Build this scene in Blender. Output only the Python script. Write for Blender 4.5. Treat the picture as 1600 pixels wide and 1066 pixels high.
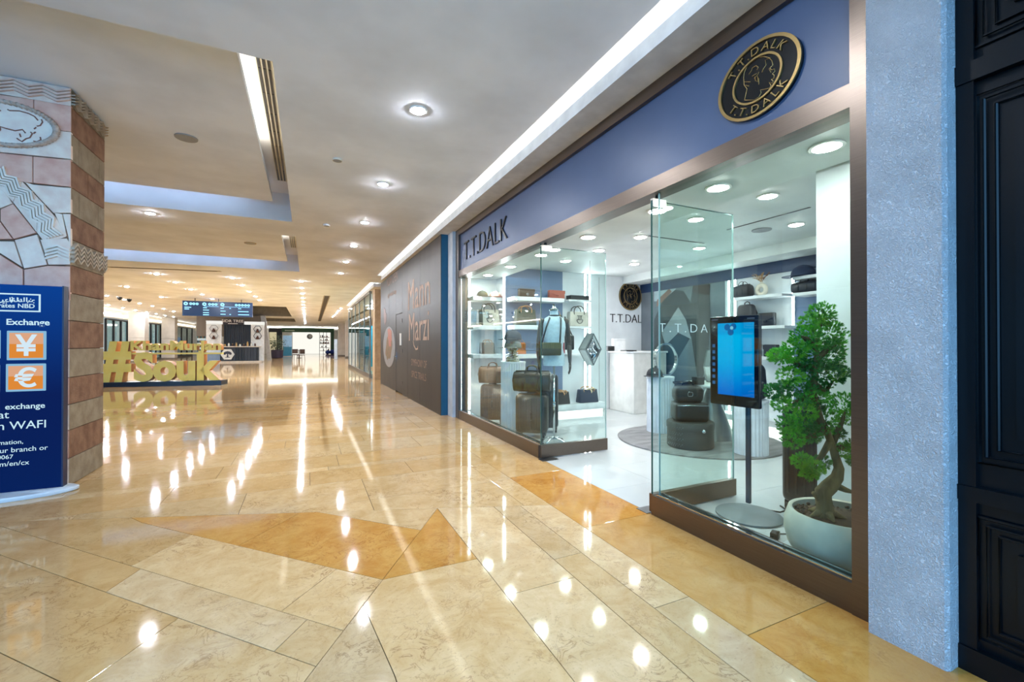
import bpy, bmesh, math, random
from mathutils import Vector, Matrix
random.seed(7)
for _o in list(bpy.data.objects): bpy.data.objects.remove(_o)
S = bpy.context.scene
COL = S.collection
PI = math.pi
# ------------------------------------------------------------------ camera
FPX, EYE = 680.0, 1.345
_yaw, _pit = math.atan2(320, 680), math.atan2(4.0, 680.0)
FW = Vector((math.sin(_yaw)*math.cos(_pit), math.cos(_yaw)*math.cos(_pit), math.sin(_pit)))
RT = Vector((math.cos(_yaw), -math.sin(_yaw), 0)); UP = RT.cross(FW)
cam = bpy.data.cameras.new('camera'); cam.sensor_width = 36; cam.lens = 36*FPX/1600; cam.clip_start = .05; cam.clip_end = 300
camo = bpy.data.objects.new('camera', cam); COL.objects.link(camo)
camo.matrix_world = Matrix(((RT.x, UP.x, -FW.x, 0), (RT.y, UP.y, -FW.y, 0), (RT.z, UP.z, -FW.z, EYE), (0, 0, 0, 1)))
S.camera = camo
# ------------------------------------------------------------------ world, exposure
W = bpy.data.worlds.new('daylight'); S.world = W; W.use_nodes = True
W.node_tree.nodes['Background'].inputs[0].default_value = (.22, .56, 1.0, 1)
W.node_tree.nodes['Background'].inputs[1].default_value = 2.7
S.view_settings.view_transform = 'Standard'; S.view_settings.look = 'None'
S.view_settings.gamma = 1; S.view_settings.use_curve_mapping = False
S.view_settings.exposure = 0.8
S.cycles.max_bounces = 10; S.cycles.diffuse_bounces = 4; S.cycles.glossy_bounces = 5
S.cycles.transmission_bounces = 6; S.cycles.transparent_max_bounces = 24
S.cycles.caustics_reflective = False; S.cycles.caustics_refractive = False
S.cycles.sample_clamp_indirect = 6.0; S.cycles.use_denoising = True
LAMP, SHOPLAMP, LED, COVE = 480.0, 122.0, 24.0, 9.0        # radiances of the lamps
# ------------------------------------------------------------------ measuring: a pixel of the photograph lifted onto a plane of the place
EYEV = Vector((0, 0, EYE))
def ray(x, y): return FW + RT*((x-800)/FPX) - UP*((y-533)/FPX)
def pf(x, y, z=0.0): d = ray(x, y); return EYEV + d*((z-EYE)/d.z)
def pX(x, y, X): d = ray(x, y); return EYEV + d*(X/d.x)
def pY(x, y, Y): d = ray(x, y); return EYEV + d*(Y/d.y)
# ------------------------------------------------------------------ materials
def lin(c):
    if isinstance(c, (int, float)): c = (c, c, c)
    return tuple(((v/255)/12.92 if v/255 <= .04045 else ((v/255+.055)/1.055)**2.4) for v in c) + (1,)
def nd(nt, t, **kw):
    n = nt.nodes.new(t)
    for k, v in kw.items(): setattr(n, k, v)
    return n
_mats = {}
def P(name, c, rough=.5, metal=0.0, c2=None, ns=6.0, stretch=None, bump=0.0, bs=60.0, spec=.5, coat=0.0, sheen=0.0, contrast=(.35, .65)):
    if name in _mats: return _mats[name]
    m = bpy.data.materials.new(name); m.use_nodes = True; nt = m.node_tree; b = nt.nodes['Principled BSDF']; L = nt.links
    c2 = c2 or tuple(max(0, v*.93) for v in (c if not isinstance(c, (int, float)) else (c, c, c)))
    tc = nd(nt, 'ShaderNodeTexCoord'); mp = nd(nt, 'ShaderNodeMapping'); L.new(tc.outputs['Object'], mp.inputs['Vector'])
    if stretch: mp.inputs['Scale'].default_value = stretch
    nz = nd(nt, 'ShaderNodeTexNoise'); nz.inputs['Scale'].default_value = ns; nz.inputs['Detail'].default_value = 4
    L.new(mp.outputs[0], nz.inputs['Vector'])
    rp = nd(nt, 'ShaderNodeValToRGB'); L.new(nz.outputs['Fac'], rp.inputs[0])
    rp.color_ramp.elements[0].position = contrast[0]; rp.color_ramp.elements[1].position = contrast[1]
    rp.color_ramp.elements[0].color = lin(c2); rp.color_ramp.elements[1].color = lin(c)
    L.new(rp.outputs[0], b.inputs['Base Color'])
    b.inputs['Roughness'].default_value = rough; b.inputs['Metallic'].default_value = metal
    b.inputs['Specular IOR Level'].default_value = spec; b.inputs['Coat Weight'].default_value = coat
    b.inputs['Sheen Weight'].default_value = sheen
    if bump:
        n2 = nd(nt, 'ShaderNodeTexNoise'); n2.inputs['Scale'].default_value = bs; n2.inputs['Detail'].default_value = 3
        L.new(mp.outputs[0], n2.inputs['Vector'])
        bp = nd(nt, 'ShaderNodeBump'); bp.inputs['Strength'].default_value = bump; bp.inputs['Distance'].default_value = .01
        L.new(n2.outputs['Fac'], bp.inputs['Height']); L.new(bp.outputs[0], b.inputs['Normal'])
    _mats[name] = m; return m
def E(name, c, s):
    if name in _mats: return _mats[name]
    m = bpy.data.materials.new(name); m.use_nodes = True; nt = m.node_tree; nt.nodes.clear()
    e = nd(nt, 'ShaderNodeEmission'); e.inputs[0].default_value = lin(c); e.inputs[1].default_value = s if s > 2 else s*.575
    o = nd(nt, 'ShaderNodeOutputMaterial'); nt.links.new(e.outputs[0], o.inputs[0]); _mats[name] = m; return m
def glass(name, tint, f0=.04):
    m = bpy.data.materials.new(name); m.use_nodes = True; nt = m.node_tree; nt.nodes.clear(); L = nt.links
    g = nd(nt, 'ShaderNodeNewGeometry'); d = nd(nt, 'ShaderNodeVectorMath', operation='DOT_PRODUCT')
    L.new(g.outputs['Normal'], d.inputs[0]); L.new(g.outputs['Incoming'], d.inputs[1])
    def mt(op, a, bv):
        n = nd(nt, 'ShaderNodeMath', operation=op)
        for i, v in enumerate((a, bv)):
            if v is None: continue
            if hasattr(v, 'links'): L.new(v, n.inputs[i])
            else: n.inputs[i].default_value = v
        return n.outputs[0]
    fac = mt('ADD', mt('MULTIPLY', mt('POWER', mt('SUBTRACT', 1.0, mt('ABSOLUTE', d.outputs['Value'], None)), 5.0), 1-f0), f0)
    t = nd(nt, 'ShaderNodeBsdfTransparent'); t.inputs[0].default_value = lin(tint)
    gl = nd(nt, 'ShaderNodeBsdfGlossy'); gl.inputs['Roughness'].default_value = .004
    mx = nd(nt, 'ShaderNodeMixShader'); L.new(fac, mx.inputs[0]); L.new(t.outputs[0], mx.inputs[1]); L.new(gl.outputs[0], mx.inputs[2])
    o = nd(nt, 'ShaderNodeOutputMaterial'); L.new(mx.outputs[0], o.inputs[0]); return m
def marble(name, ca, cb, cv, vein=.5, rough=.06, bright=.10):
    """polished limestone: two clouded tones, thin broken veins, a small shift from slab to slab"""
    m = bpy.data.materials.new(name); m.use_nodes = True; nt = m.node_tree; b = nt.nodes['Principled BSDF']; L = nt.links
    tc = nd(nt, 'ShaderNodeTexCoord'); oi = nd(nt, 'ShaderNodeObjectInfo'); geo = nd(nt, 'ShaderNodeNewGeometry')
    rnd = nd(nt, 'ShaderNodeMath', operation='ADD'); L.new(oi.outputs['Random'], rnd.inputs[0]); L.new(geo.outputs['Random Per Island'], rnd.inputs[1])
    fr = nd(nt, 'ShaderNodeMath', operation='FRACT'); L.new(rnd.outputs[0], fr.inputs[0])
    off = nd(nt, 'ShaderNodeVectorMath', operation='SCALE'); off.inputs[0].default_value = (17, 9, 31); L.new(fr.outputs[0], off.inputs['Scale'])
    ad = nd(nt, 'ShaderNodeVectorMath', operation='ADD'); L.new(tc.outputs['Object'], ad.inputs[0]); L.new(off.outputs[0], ad.inputs[1])
    n1 = nd(nt, 'ShaderNodeTexNoise'); n1.inputs['Scale'].default_value = 5.5; n1.inputs['Detail'].default_value = 10; n1.inputs['Roughness'].default_value = .74; n1.inputs['Distortion'].default_value = .6
    L.new(ad.outputs[0], n1.inputs['Vector'])
    r1 = nd(nt, 'ShaderNodeValToRGB'); L.new(n1.outputs['Fac'], r1.inputs[0])
    r1.color_ramp.elements[0].position = .36; r1.color_ramp.elements[1].position = .62
    r1.color_ramp.elements[0].color = lin(cb); r1.color_ramp.elements[1].color = lin(ca)
    n2 = nd(nt, 'ShaderNodeTexNoise'); n2.inputs['Scale'].default_value = 7.5; n2.inputs['Detail'].default_value = 9; n2.inputs['Roughness'].default_value = .6; n2.inputs['Distortion'].default_value = 1.4
    L.new(ad.outputs[0], n2.inputs['Vector'])
    a = nd(nt, 'ShaderNodeMath', operation='SUBTRACT'); a.inputs[1].default_value = .5; L.new(n2.outputs['Fac'], a.inputs[0])
    ab = nd(nt, 'ShaderNodeMath', operation='ABSOLUTE'); L.new(a.outputs[0], ab.inputs[0])
    vr = nd(nt, 'ShaderNodeValToRGB'); L.new(ab.outputs[0], vr.inputs[0])
    vr.color_ramp.elements[0].position = .0; vr.color_ramp.elements[1].position = .02
    vr.color_ramp.elements[0].color = (1, 1, 1, 1); vr.color_ramp.elements[1].color = (0, 0, 0, 1)
    n3 = nd(nt, 'ShaderNodeTexNoise'); n3.inputs['Scale'].default_value = 2.7; L.new(ad.outputs[0], n3.inputs['Vector'])
    mr = nd(nt, 'ShaderNodeMapRange'); mr.inputs['From Min'].default_value = .43; mr.inputs['From Max'].default_value = .66; mr.inputs['To Max'].default_value = vein; L.new(n3.outputs['Fac'], mr.inputs['Value'])
    mm = nd(nt, 'ShaderNodeMath', operation='MULTIPLY'); L.new(vr.outputs[0], mm.inputs[0]); L.new(mr.outputs[0], mm.inputs[1])
    n4 = nd(nt, 'ShaderNodeTexNoise'); n4.inputs['Scale'].default_value = 70; n4.inputs['Detail'].default_value = 2; L.new(ad.outputs[0], n4.inputs['Vector'])
    m4 = nd(nt, 'ShaderNodeMapRange'); m4.inputs['From Min'].default_value = .62; m4.inputs['From Max'].default_value = .72; m4.inputs['To Max'].default_value = .3*vein; L.new(n4.outputs['Fac'], m4.inputs['Value'])
    mxx = nd(nt, 'ShaderNodeMath', operation='MAXIMUM'); L.new(mm.outputs[0], mxx.inputs[0]); L.new(m4.outputs[0], mxx.inputs[1])
    mx = nd(nt, 'ShaderNodeMix', data_type='RGBA'); L.new(mxx.outputs[0], mx.inputs[0]); L.new(r1.outputs[0], mx.inputs[6]); mx.inputs[7].default_value = lin(cv)
    hv = nd(nt, 'ShaderNodeHueSaturation'); L.new(mx.outputs[2], hv.inputs['Color'])
    mv = nd(nt, 'ShaderNodeMapRange'); mv.inputs['To Min'].default_value = 1-bright; mv.inputs['To Max'].default_value = 1+bright*.6; L.new(fr.outputs[0], mv.inputs['Value']); L.new(mv.outputs[0], hv.inputs['Value'])
    L.new(hv.outputs[0], b.inputs['Base Color']); b.inputs['Roughness'].default_value = rough; b.inputs['IOR'].default_value = 1.56
    return m
def steel(name, c, rough=.28, sc=(1, 1, 60)):
    m = P(name, c, rough, 1.0, ns=8, stretch=sc); return m
# ------------------------------------------------------------------ mesh building
class MB:
    def __init__(s): s.V = []; s.F = []; s.M = []; s.T = None
    def add(s, vs, fs, m=0):
        k = len(s.V)
        for v in vs:
            v = Vector(v); s.V.append(s.T @ v if s.T else v)
        for f in fs: s.F.append([i+k for i in f]); s.M.append(m)
        return s
    def box(s, x0, x1, y0, y1, z0, z1, m=0):
        return s.add([(x0,y0,z0),(x1,y0,z0),(x1,y1,z0),(x0,y1,z0),(x0,y0,z1),(x1,y0,z1),(x1,y1,z1),(x0,y1,z1)],
              [(0,3,2,1),(4,5,6,7),(0,1,5,4),(1,2,6,5),(2,3,7,6),(3,0,4,7)], m)
    def prism(s, poly, off, m=0, ms=None):
        n = len(poly); off = Vector(off); vs = [Vector(p) for p in poly]; vs += [v+off for v in vs]
        s.add(vs, [tuple(range(n))[::-1], tuple(range(n, 2*n))], m)
        k = len(s.V)-2*n
        for i in range(n):
            j = (i+1) % n; s.F.append([k+i, k+j, k+n+j, k+n+i]); s.M.append(m if ms is None else ms)
        return s
    def lathe(s, prof, n=24, c=(0,0,0), m=0, a0=0, flute=None):
        vs = []; c = Vector(c)
        for r, z in prof:
            for i in range(n):
                a = a0+2*PI*i/n; rr = r*(flute(i) if flute else 1); vs.append(c+Vector((rr*math.cos(a), rr*math.sin(a), z)))
        fs = []
        for k in range(len(prof)-1):
            for i in range(n):
                j = (i+1) % n; fs.append((k*n+i, k*n+j, (k+1)*n+j, (k+1)*n+i))
        ring = prof[0] == prof[-1]
        if prof[0][0] > 1e-6 and not ring: fs.append(tuple(range(n))[::-1])
        if prof[-1][0] > 1e-6 and not ring: fs.append(tuple(range((len(prof)-1)*n, len(prof)*n)))
        return s.add(vs, fs, m)
    def tube(s, pts, r, n=8, m=0, closed=False, squash=1.0):
        pts = [Vector(p) for p in pts]; N = len(pts); rs = r if isinstance(r, (list, tuple)) else [r]*N
        vs = []; ref = None
        for i in range(N):
            a = pts[(i-1) % N] if (i or closed) else pts[0]; b = pts[(i+1) % N] if (i < N-1 or closed) else pts[-1]
            t = (b-a).normalized() if (b-a).length > 1e-9 else Vector((0,0,1))
            if ref is None:
                ref = Vector((0,0,1)) if abs(t.z) < .9 else Vector((1,0,0))
            u = (ref - t*ref.dot(t)); u = u.normalized() if u.length > 1e-6 else t.orthogonal().normalized(); w = t.cross(u); ref = u
            for k in range(n):
                an = 2*PI*k/n; vs.append(pts[i] + (u*math.cos(an)+w*math.sin(an)*squash)*rs[i])
        fs = []
        for i in range(N if closed else N-1):
            for k in range(n):
                q = (k+1) % n; i2 = (i+1) % N; fs.append((i*n+k, i*n+q, i2*n+q, i2*n+k))
        if not closed: fs += [tuple(range(n))[::-1], tuple(range((N-1)*n, N*n))]
        return s.add(vs, fs, m)
    def ball(s, c, r, nu=14, nv=9, m=0, f=None):
        r = r if isinstance(r, (list, tuple)) else (r, r, r); c = Vector(c); vs = []; fs = []
        for j in range(nv+1):
            b = -PI/2+PI*j/nv
            for i in range(nu):
                a = 2*PI*i/nu; d = Vector((math.cos(b)*math.cos(a), math.cos(b)*math.sin(a), math.sin(b)))
                k = f(d) if f else 1
                vs.append(c+Vector((d.x*r[0], d.y*r[1], d.z*r[2]))*k)
        for j in range(nv):
            for i in range(nu):
                q = (i+1) % nu; fs.append((j*nu+i, j*nu+q, (j+1)*nu+q, (j+1)*nu+i))
        return s.add(vs, fs, m)
    def rbox(s, c, size, r, seg=3, m=0, shape=None):
        bm = bmesh.new(); bmesh.ops.create_cube(bm, size=1)
        for v in bm.verts: v.co = Vector((v.co.x*size[0], v.co.y*size[1], v.co.z*size[2]))
        bmesh.ops.bevel(bm, geom=bm.edges[:], offset=r, segments=seg, profile=.5, affect='EDGES')
        bm.verts.index_update()
        vs = []
        for v in bm.verts:
            p = v.co.copy()
            if shape: p = Vector(shape(p))
            vs.append(p+Vector(c))
        s.add(vs, [[v.index for v in f.verts] for f in bm.faces], m); bm.free(); return s
    def mesh(s, name, mats, smooth=False):
        me = bpy.data.meshes.new(name); me.from_pydata([tuple(v) for v in s.V], [], s.F)
        mats = mats if isinstance(mats, (list, tuple)) else [mats]
        for m in mats: me.materials.append(m)
        me.polygons.foreach_set('material_index', s.M)
        bm = bmesh.new(); bm.from_mesh(me); bmesh.ops.remove_doubles(bm, verts=bm.verts, dist=1e-6)
        bmesh.ops.recalc_face_normals(bm, faces=bm.faces); bm.to_mesh(me); bm.free()
        if smooth:
            me.shade_smooth()
            if smooth is not True: me.set_sharp_from_angle(angle=math.radians(smooth))
        me.update(); return me
    def build(s, name, mats, parent=None, smooth=False, stuff=False):
        return put(name, s.mesh(name, mats, smooth), parent, stuff)
def put(name, me, parent=None, stuff=False):
    o = bpy.data.objects.new(name, me); COL.objects.link(o)
    if parent: o.parent = parent
    if stuff: o['kind'] = 'stuff'
    return o
def tag(o, label, cat, group=None):
    o['label'] = label; o['category'] = cat
    if group: o['group'] = group
    return o
def thing(name, label, cat, loc=(0,0,0), rz=0.0, group=None):
    o = bpy.data.objects.new(name, None); COL.objects.link(o); o.empty_display_size = .1
    o.location = loc; o.rotation_euler = (0, 0, rz); return tag(o, label, cat, group)
def struct(o): o['kind'] = 'structure'; return o
def sroot(name, loc=(0,0,0)):
    o = bpy.data.objects.new(name, None); COL.objects.link(o); o.empty_display_size = .1; o.location = loc; o['kind'] = 'structure'; return o
def dup(root, loc=None, rz=None, label=None, group=None, mats=None):
    r = root.copy(); COL.objects.link(r)
    if loc is not None: r.location = loc
    if rz is not None: r.rotation_euler = (0, 0, rz)
    if label: r['label'] = label
    if group: r['group'] = group
    for ch in list(root.children):
        c = ch.copy(); COL.objects.link(c); c.parent = r
        for g in list(ch.children):
            d = g.copy(); COL.objects.link(d); d.parent = c
    return r
def frame(o, u, v):
    """matrix with local x = u, local y = v, z = u x v, origin o"""
    u = Vector(u).normalized(); v = Vector(v).normalized(); n = u.cross(v); o = Vector(o)
    return Matrix(((u.x, v.x, n.x, o.x), (u.y, v.y, n.y, o.y), (u.z, v.z, n.z, o.z), (0, 0, 0, 1)))
def glyphs(txt, w, h, depth=.002, bold=0.0, shear=0.0, spacing=1.0, res=3):
    """meshes of the words, their box scaled to w x h with its lower left corner at 0; list of (verts, faces) one per letter"""
    cu = bpy.data.curves.new('words', 'FONT'); cu.body = txt; cu.size = 1; cu.extrude = .5; cu.offset = bold; cu.shear = shear
    cu.space_character = spacing; cu.resolution_u = res; cu.align_x = 'LEFT'
    ob = bpy.data.objects.new('words', cu); COL.objects.link(ob)
    dg = bpy.context.evaluated_depsgraph_get(); me = bpy.data.meshes.new_from_object(ob.evaluated_get(dg))
    vs = [v.co.copy() for v in me.vertices]; fs = [list(p.vertices) for p in me.polygons]
    bpy.data.objects.remove(ob); bpy.data.curves.remove(cu); bpy.data.meshes.remove(me)
    if not vs: return []
    x0 = min(v.x for v in vs); x1 = max(v.x for v in vs); y0 = min(v.y for v in vs); y1 = max(v.y for v in vs)
    sx = w/(x1-x0) if w else None; sy = h/(y1-y0) if h else None
    sx = sx or sy; sy = sy or sx
    vs = [Vector(((v.x-x0)*sx, (v.y-y0)*sy, depth*(v.z+.5))) for v in vs]
    par = list(range(len(vs)))
    def fd(i):
        while par[i] != i: par[i] = par[par[i]]; i = par[i]
        return i
    for f in fs:
        a = fd(f[0])
        for i in f[1:]: par[fd(i)] = a
    isl = {}
    for fi, f in enumerate(fs): isl.setdefault(fd(f[0]), []).append(fi)
    boxes = []
    for k, fl in isl.items():
        xs = [vs[i].x for fi in fl for i in fs[fi]]; boxes.append([min(xs), max(xs), fl])
    boxes.sort(key=lambda b: b[0]); out = []
    for b in boxes:
        if out and b[0] < out[-1][1] - .35*min(b[1]-b[0], out[-1][1]-out[-1][0]): out[-1][1] = max(out[-1][1], b[1]); out[-1][2] = out[-1][2]+b[2]
        else: out.append([b[0], b[1], list(b[2])])
    res_ = []
    for a, b, fl in out:
        mp = {}; vv = []; ff = []
        for fi in fl:
            g = []
            for i in fs[fi]:
                if i not in mp: mp[i] = len(vv); vv.append(vs[i])
                g.append(mp[i])
            ff.append(g)
        res_.append((vv, ff))
    return res_
def words(txt, o, u, v, w, h, mat, parent=None, name='lettering', depth=.002, each=False, side=None, **kw):
    """lettering on a plane: lower left corner at o, running along u, standing along v"""
    T = frame(o, u, v); objs = []; mb = MB(); mb.T = T
    gl = glyphs(txt, w, h, depth, **kw)
    for vv, ff in gl:
        if each: mb = MB(); mb.T = T
        if side is None: mb.add(vv, ff)
        else:
            for f in ff:
                pass
            k = len(mb.V); mb.add(vv, [])
            for f in ff:
                a, b, c = vv[f[0]], vv[f[1]], vv[f[2]]; n = (b-a).cross(c-a)
                mb.F.append([i+k for i in f]); mb.M.append(0 if abs(n.z) > .7*n.length else 1)
        if each: objs.append(mb.build(name, [mat] if side is None else [mat, side], parent))
    if each: return objs
    return mb.build(name, [mat] if side is None else [mat, side], parent)
def inset(poly, d):
    n = len(poly); A = sum(poly[i][0]*poly[(i+1) % n][1]-poly[(i+1) % n][0]*poly[i][1] for i in range(n))
    sgn = 1 if A > 0 else -1; out = []
    for i in range(n):
        p0, p1, p2 = poly[i-1], poly[i], poly[(i+1) % n]
        e1 = Vector((p1[0]-p0[0], p1[1]-p0[1])).normalized(); e2 = Vector((p2[0]-p1[0], p2[1]-p1[1])).normalized()
        n1 = Vector((-e1.y, e1.x))*sgn; n2 = Vector((-e2.y, e2.x))*sgn
        k = 1+n1.dot(n2); q = (n1+n2)*(d/max(k, .25)); out.append((p1[0]+q.x, p1[1]+q.y))
    return out
def clip(poly, a, b, c):
    """keep the side a*x+b*y >= c"""
    out = []
    for i in range(len(poly)):
        p, q = poly[i], poly[(i+1) % len(poly)]; dp = a*p[0]+b*p[1]-c; dq = a*q[0]+b*q[1]-c
        if dp >= 0: out.append(p)
        if (dp > 0) != (dq > 0) and abs(dp-dq) > 1e-9:
            t = dp/(dp-dq); out.append((p[0]+t*(q[0]-p[0]), p[1]+t*(q[1]-p[1])))
    res_ = []
    for p in out:
        if not res_ or abs(p[0]-res_[-1][0])+abs(p[1]-res_[-1][1]) > 1e-4: res_.append(p)
    return res_
def slab(mb, poly, z0, z1, gap=.002, cham=.0008, T=None, m=0):
    """a slab with a small chamfer; poly is 2D in the plane of T"""
    if len(poly) < 3: return
    a = inset(poly, gap); b = inset(poly, gap+cham); n = len(poly)
    old = mb.T; mb.T = T if T is not None else old
    vs = [(p[0], p[1], z0) for p in a]+[(p[0], p[1], z1-cham*.6) for p in a]+[(p[0], p[1], z1) for p in b]
    fs = [tuple(range(n))[::-1], tuple(range(2*n, 3*n))]
    for k in (0, 1):
        for i in range(n): j = (i+1) % n; fs.append((k*n+i, k*n+j, (k+1)*n+j, (k+1)*n+i))
    mb.add(vs, fs, m); mb.T = old
# common materials
WHITE = P('white_paint', (226, 227, 228), .6, bump=.02)
CEILM = P('ceiling_paint', (240, 245, 255), .75, ns=1.2)
SHOPW = P('shop_white_paint', (232, 236, 238), .45, ns=2)
SSTEEL = steel('brushed_steel', (122, 110, 101), .36, (3, .6, 60))
CHROME = P('chrome', (225, 228, 232), .06, 1.0, ns=3)
BLACK = P('black_plastic', (16, 17, 19), .4)
BLACKM = P('black_metal', (22, 23, 26), .35, .6)
LEATHB = P('black_leather', (24, 25, 28), .38, bump=.25, bs=220)
GROUT = P('dark_grout', (84, 62, 36), .9)
# ================================================================== FLOOR of the mall
M_LIGHT = marble('limestone_light', (217, 183, 136), (200, 161, 108), (132, 86, 46), .85)
M_TAN = marble('limestone_tan', (207, 168, 114), (191, 148, 92), (130, 80, 36), .6)
M_GOLD = marble('limestone_gold', (204, 152, 80), (186, 126, 54), (142, 76, 24), .6)
M_PALE = marble('limestone_pale', (215, 184, 142), (198, 163, 116), (120, 82, 48), .85)
M_HONEY = marble('limestone_honey', (208, 162, 98), (192, 140, 74), (140, 84, 34), .6)
floor = MB().box(-30, 2.47, -5, 64, -.08, -.004).build('floor', GROUT); struct(floor)
def tile(poly, mat, parent=floor, name='floor_tile', z=0.0, gap=.002):
    if len(poly) < 3: return
    mb = MB(); slab(mb, poly, z-.02, z, gap); return mb.build(name, mat, parent)
def fq(*px): return [tuple(pf(x, y)[:2]) for x, y in px]
# slanting slabs at the photographer's feet
_h0, _h1 = pf(0, 815.4), pf(695, 794.2); HS = (_h1.y-_h0.y)/(_h1.x-_h0.x); HI = _h0.y-HS*_h0.x      # the slanting seam
f2 = lambda x, y: Vector(pf(x, y)[:2])
VA = Vector((.965, HI+HS*.965)); VK = f2(475, 1066)
def cross(p, q, a=VA, b=VK):
    d1, d2 = q-p, b-a; t = ((a.x-p.x)*d2.y-(a.y-p.y)*d2.x)/(d1.x*d2.y-d1.y*d2.x); return p+d1*t
hs = lambda x: (f2(x, 815.4-x*21.2/695))
VL = cross(f2(222,817), f2(601,906.6)); VE = cross(f2(-20,816.2), f2(535,985)); VD = cross(f2(-134,819.6), f2(492,1041)); VT = cross(f2(497,800.3), f2(663,829.6))
VZ = VA.lerp(VK, .72); VX = VA.lerp(VK, 1.7); VC = Vector((.965, f2(742, 874).y))
T2 = lambda vs, m: tile([tuple(v) for v in vs], m)
T2((hs(205), hs(470), f2(372,853), f2(222,817)), M_GOLD)
T2((hs(470), hs(497), VT, VL, f2(372,853)), M_GOLD)
T2((hs(497), VA, VT), M_LIGHT)
T2((hs(-20), hs(205), f2(222,817), f2(300,835.6), f2(205,884.5)), M_TAN)
T2((f2(300,835.6), f2(526,889), f2(439,955.8), f2(205,884.5)), M_LIGHT)
T2((f2(526,889), VL, VE, f2(439,955.8)), M_LIGHT)
T2((hs(-20), f2(220,889), f2(165,925.4), f2(-134,819.6)), M_TAN)
T2((f2(220,889), f2(480,968), f2(428,1018.4), f2(165,925.4)), M_PALE)
T2((f2(480,968), VE, VD, f2(428,1018.4)), M_LIGHT)
T2((f2(-134,819.6), f2(279,965.7), f2(120,1078), f2(-397,828)), M_TAN)
T2((f2(279,965.7), VD, VX, f2(330,1180), f2(120,1078)), M_LIGHT)
tile(fq((-397,828),(120,1078),(330,1180),(100,1500),(-300,1500),(-900,843)), M_TAN)
T2((VA, VC, VL), M_GOLD)
T2((VL, VC, Vector((.965, .2)), f2(650,1150), f2(616,1054), VZ), M_LIGHT)
T2((VZ, f2(616,1054), f2(650,1150), VX), M_PALE)
# strips along the shop front
def rq(x0, x1, y0, y1): return [(x0, y0), (x1, y0), (x1, y1), (x0, y1)]
for x0, x1, ys, mats in ((.965, 1.395, (3.6, 2.12, .55, -2), (M_PALE, M_PALE, M_LIGHT)), (1.395, 1.60, (3.6, 2.35, .6, -2), (M_PALE, M_LIGHT, M_PALE)),
                         (1.60, 1.84, (3.6, 1.70, .3, -2), (M_PALE, M_PALE, M_LIGHT))):
    for k in range(3):
        tile(clip(rq(x0, x1, ys[k+1], ys[k]), HS, -1, -HI), mats[k])
for y0, y1, mm in ((-2, .1, M_GOLD), (.1, 1.36, M_GOLD), (1.36, 2.66, M_HONEY), (2.66, 3.97, M_GOLD), (3.97, 5.3, M_TAN), (5.3, 6.6, M_LIGHT), (6.6, 7.9, M_TAN), (7.9, 9.2, M_TAN), (9.2, 10.5, M_LIGHT), (10.5, 11.8, M_TAN)):
    tile(rq(1.84, 2.47, y0, y1), mm)
# rows across the mall beyond the seam
rows = [(2.95, 3.92, M_LIGHT)]; y = 3.92; seq = [(.64, M_LIGHT), (.46, M_TAN), (.15, M_LIGHT), (.50, M_TAN), (.66, M_LIGHT), (.42, M_TAN), (.17, M_LIGHT), (.52, M_TAN)]; i = 0
while y < 61:
    rows.append((y, y+seq[i % 8][0], seq[i % 8][1])); y += seq[i % 8][0]; i += 1
far = {id(M_LIGHT): (MB(), M_LIGHT), id(M_TAN): (MB(), M_TAN)}
shift = [.13, .13, .52, 1.02, .95, .3, .7, .05]
for k, (y0, y1, mm) in enumerate(rows):
    step = 1.14 if y1-y0 > .2 else 1.6; x = 1.84-shift[k % 8]*1.6
    x0 = 1.84; lim = -8 if y0 < 13 else -24
    nx = x
    while x0 > lim:
        if nx >= x0-.15: nx -= step
        p = clip(rq(nx, x0, y0, y1), -HS, 1, HI)
        if y0 < 11.5: tile(p, mm)
        else: slab(far[id(mm)][0], p, -.02, 0)
        x0 = nx; nx -= step*random.choice((1, 1, .86))
for y0 in range(12): slab(far[id(M_TAN)][0], rq(1.84, 2.47, 11.8+4*y0, 15.8+4*y0), -.02, 0)
MB().box(2.47, 7.0, 7.9, 64, -.08, -.004).build('floor_slab', GROUT, floor)
for j in range(28): slab(far[id(M_TAN if j % 2 else M_LIGHT)][0], rq(2.47, 6.8, 7.9+2*j, 9.9+2*j), -.02, 0)
for mb, mm in far.values(): mb.build('distant_paving', mm, floor, stuff=True)
# ================================================================== CEILING
CZ = 3.55
def sheet(name, x0, x1, y0, y1, z, holes, mat, parent=None, up=.06):
    xs = sorted({x0, x1, *[h[0] for h in holes], *[h[1] for h in holes]}); ys = sorted({y0, y1, *[h[2] for h in holes], *[h[3] for h in holes]}); mb = MB()
    for i in range(len(xs)-1):
        for j in range(len(ys)-1):
            cx, cy = (xs[i]+xs[i+1])/2, (ys[j]+ys[j+1])/2
            if any(h[0] < cx < h[1] and h[2] < cy < h[3] for h in holes): continue
            mb.add([(xs[i],ys[j],z),(xs[i],ys[j+1],z),(xs[i+1],ys[j+1],z),(xs[i+1],ys[j],z)], [(0,1,2,3)])
    return mb.build(name, mat, parent)
cof = [(-6.0, -.25, 3.86, 8.82), (-9.0, -.22, 10.0, 14.85), (-5.0, -1.15, 29.4, 39.9), (-6.0, -1.05, 43, 49.2)]
ceiling = sheet('ceiling', -30, 2.05, -1.0, 64, CZ, cof, CEILM); struct(ceiling)
COFM = P('coffer_paint', (228, 226, 224), .7, ns=1)
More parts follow.
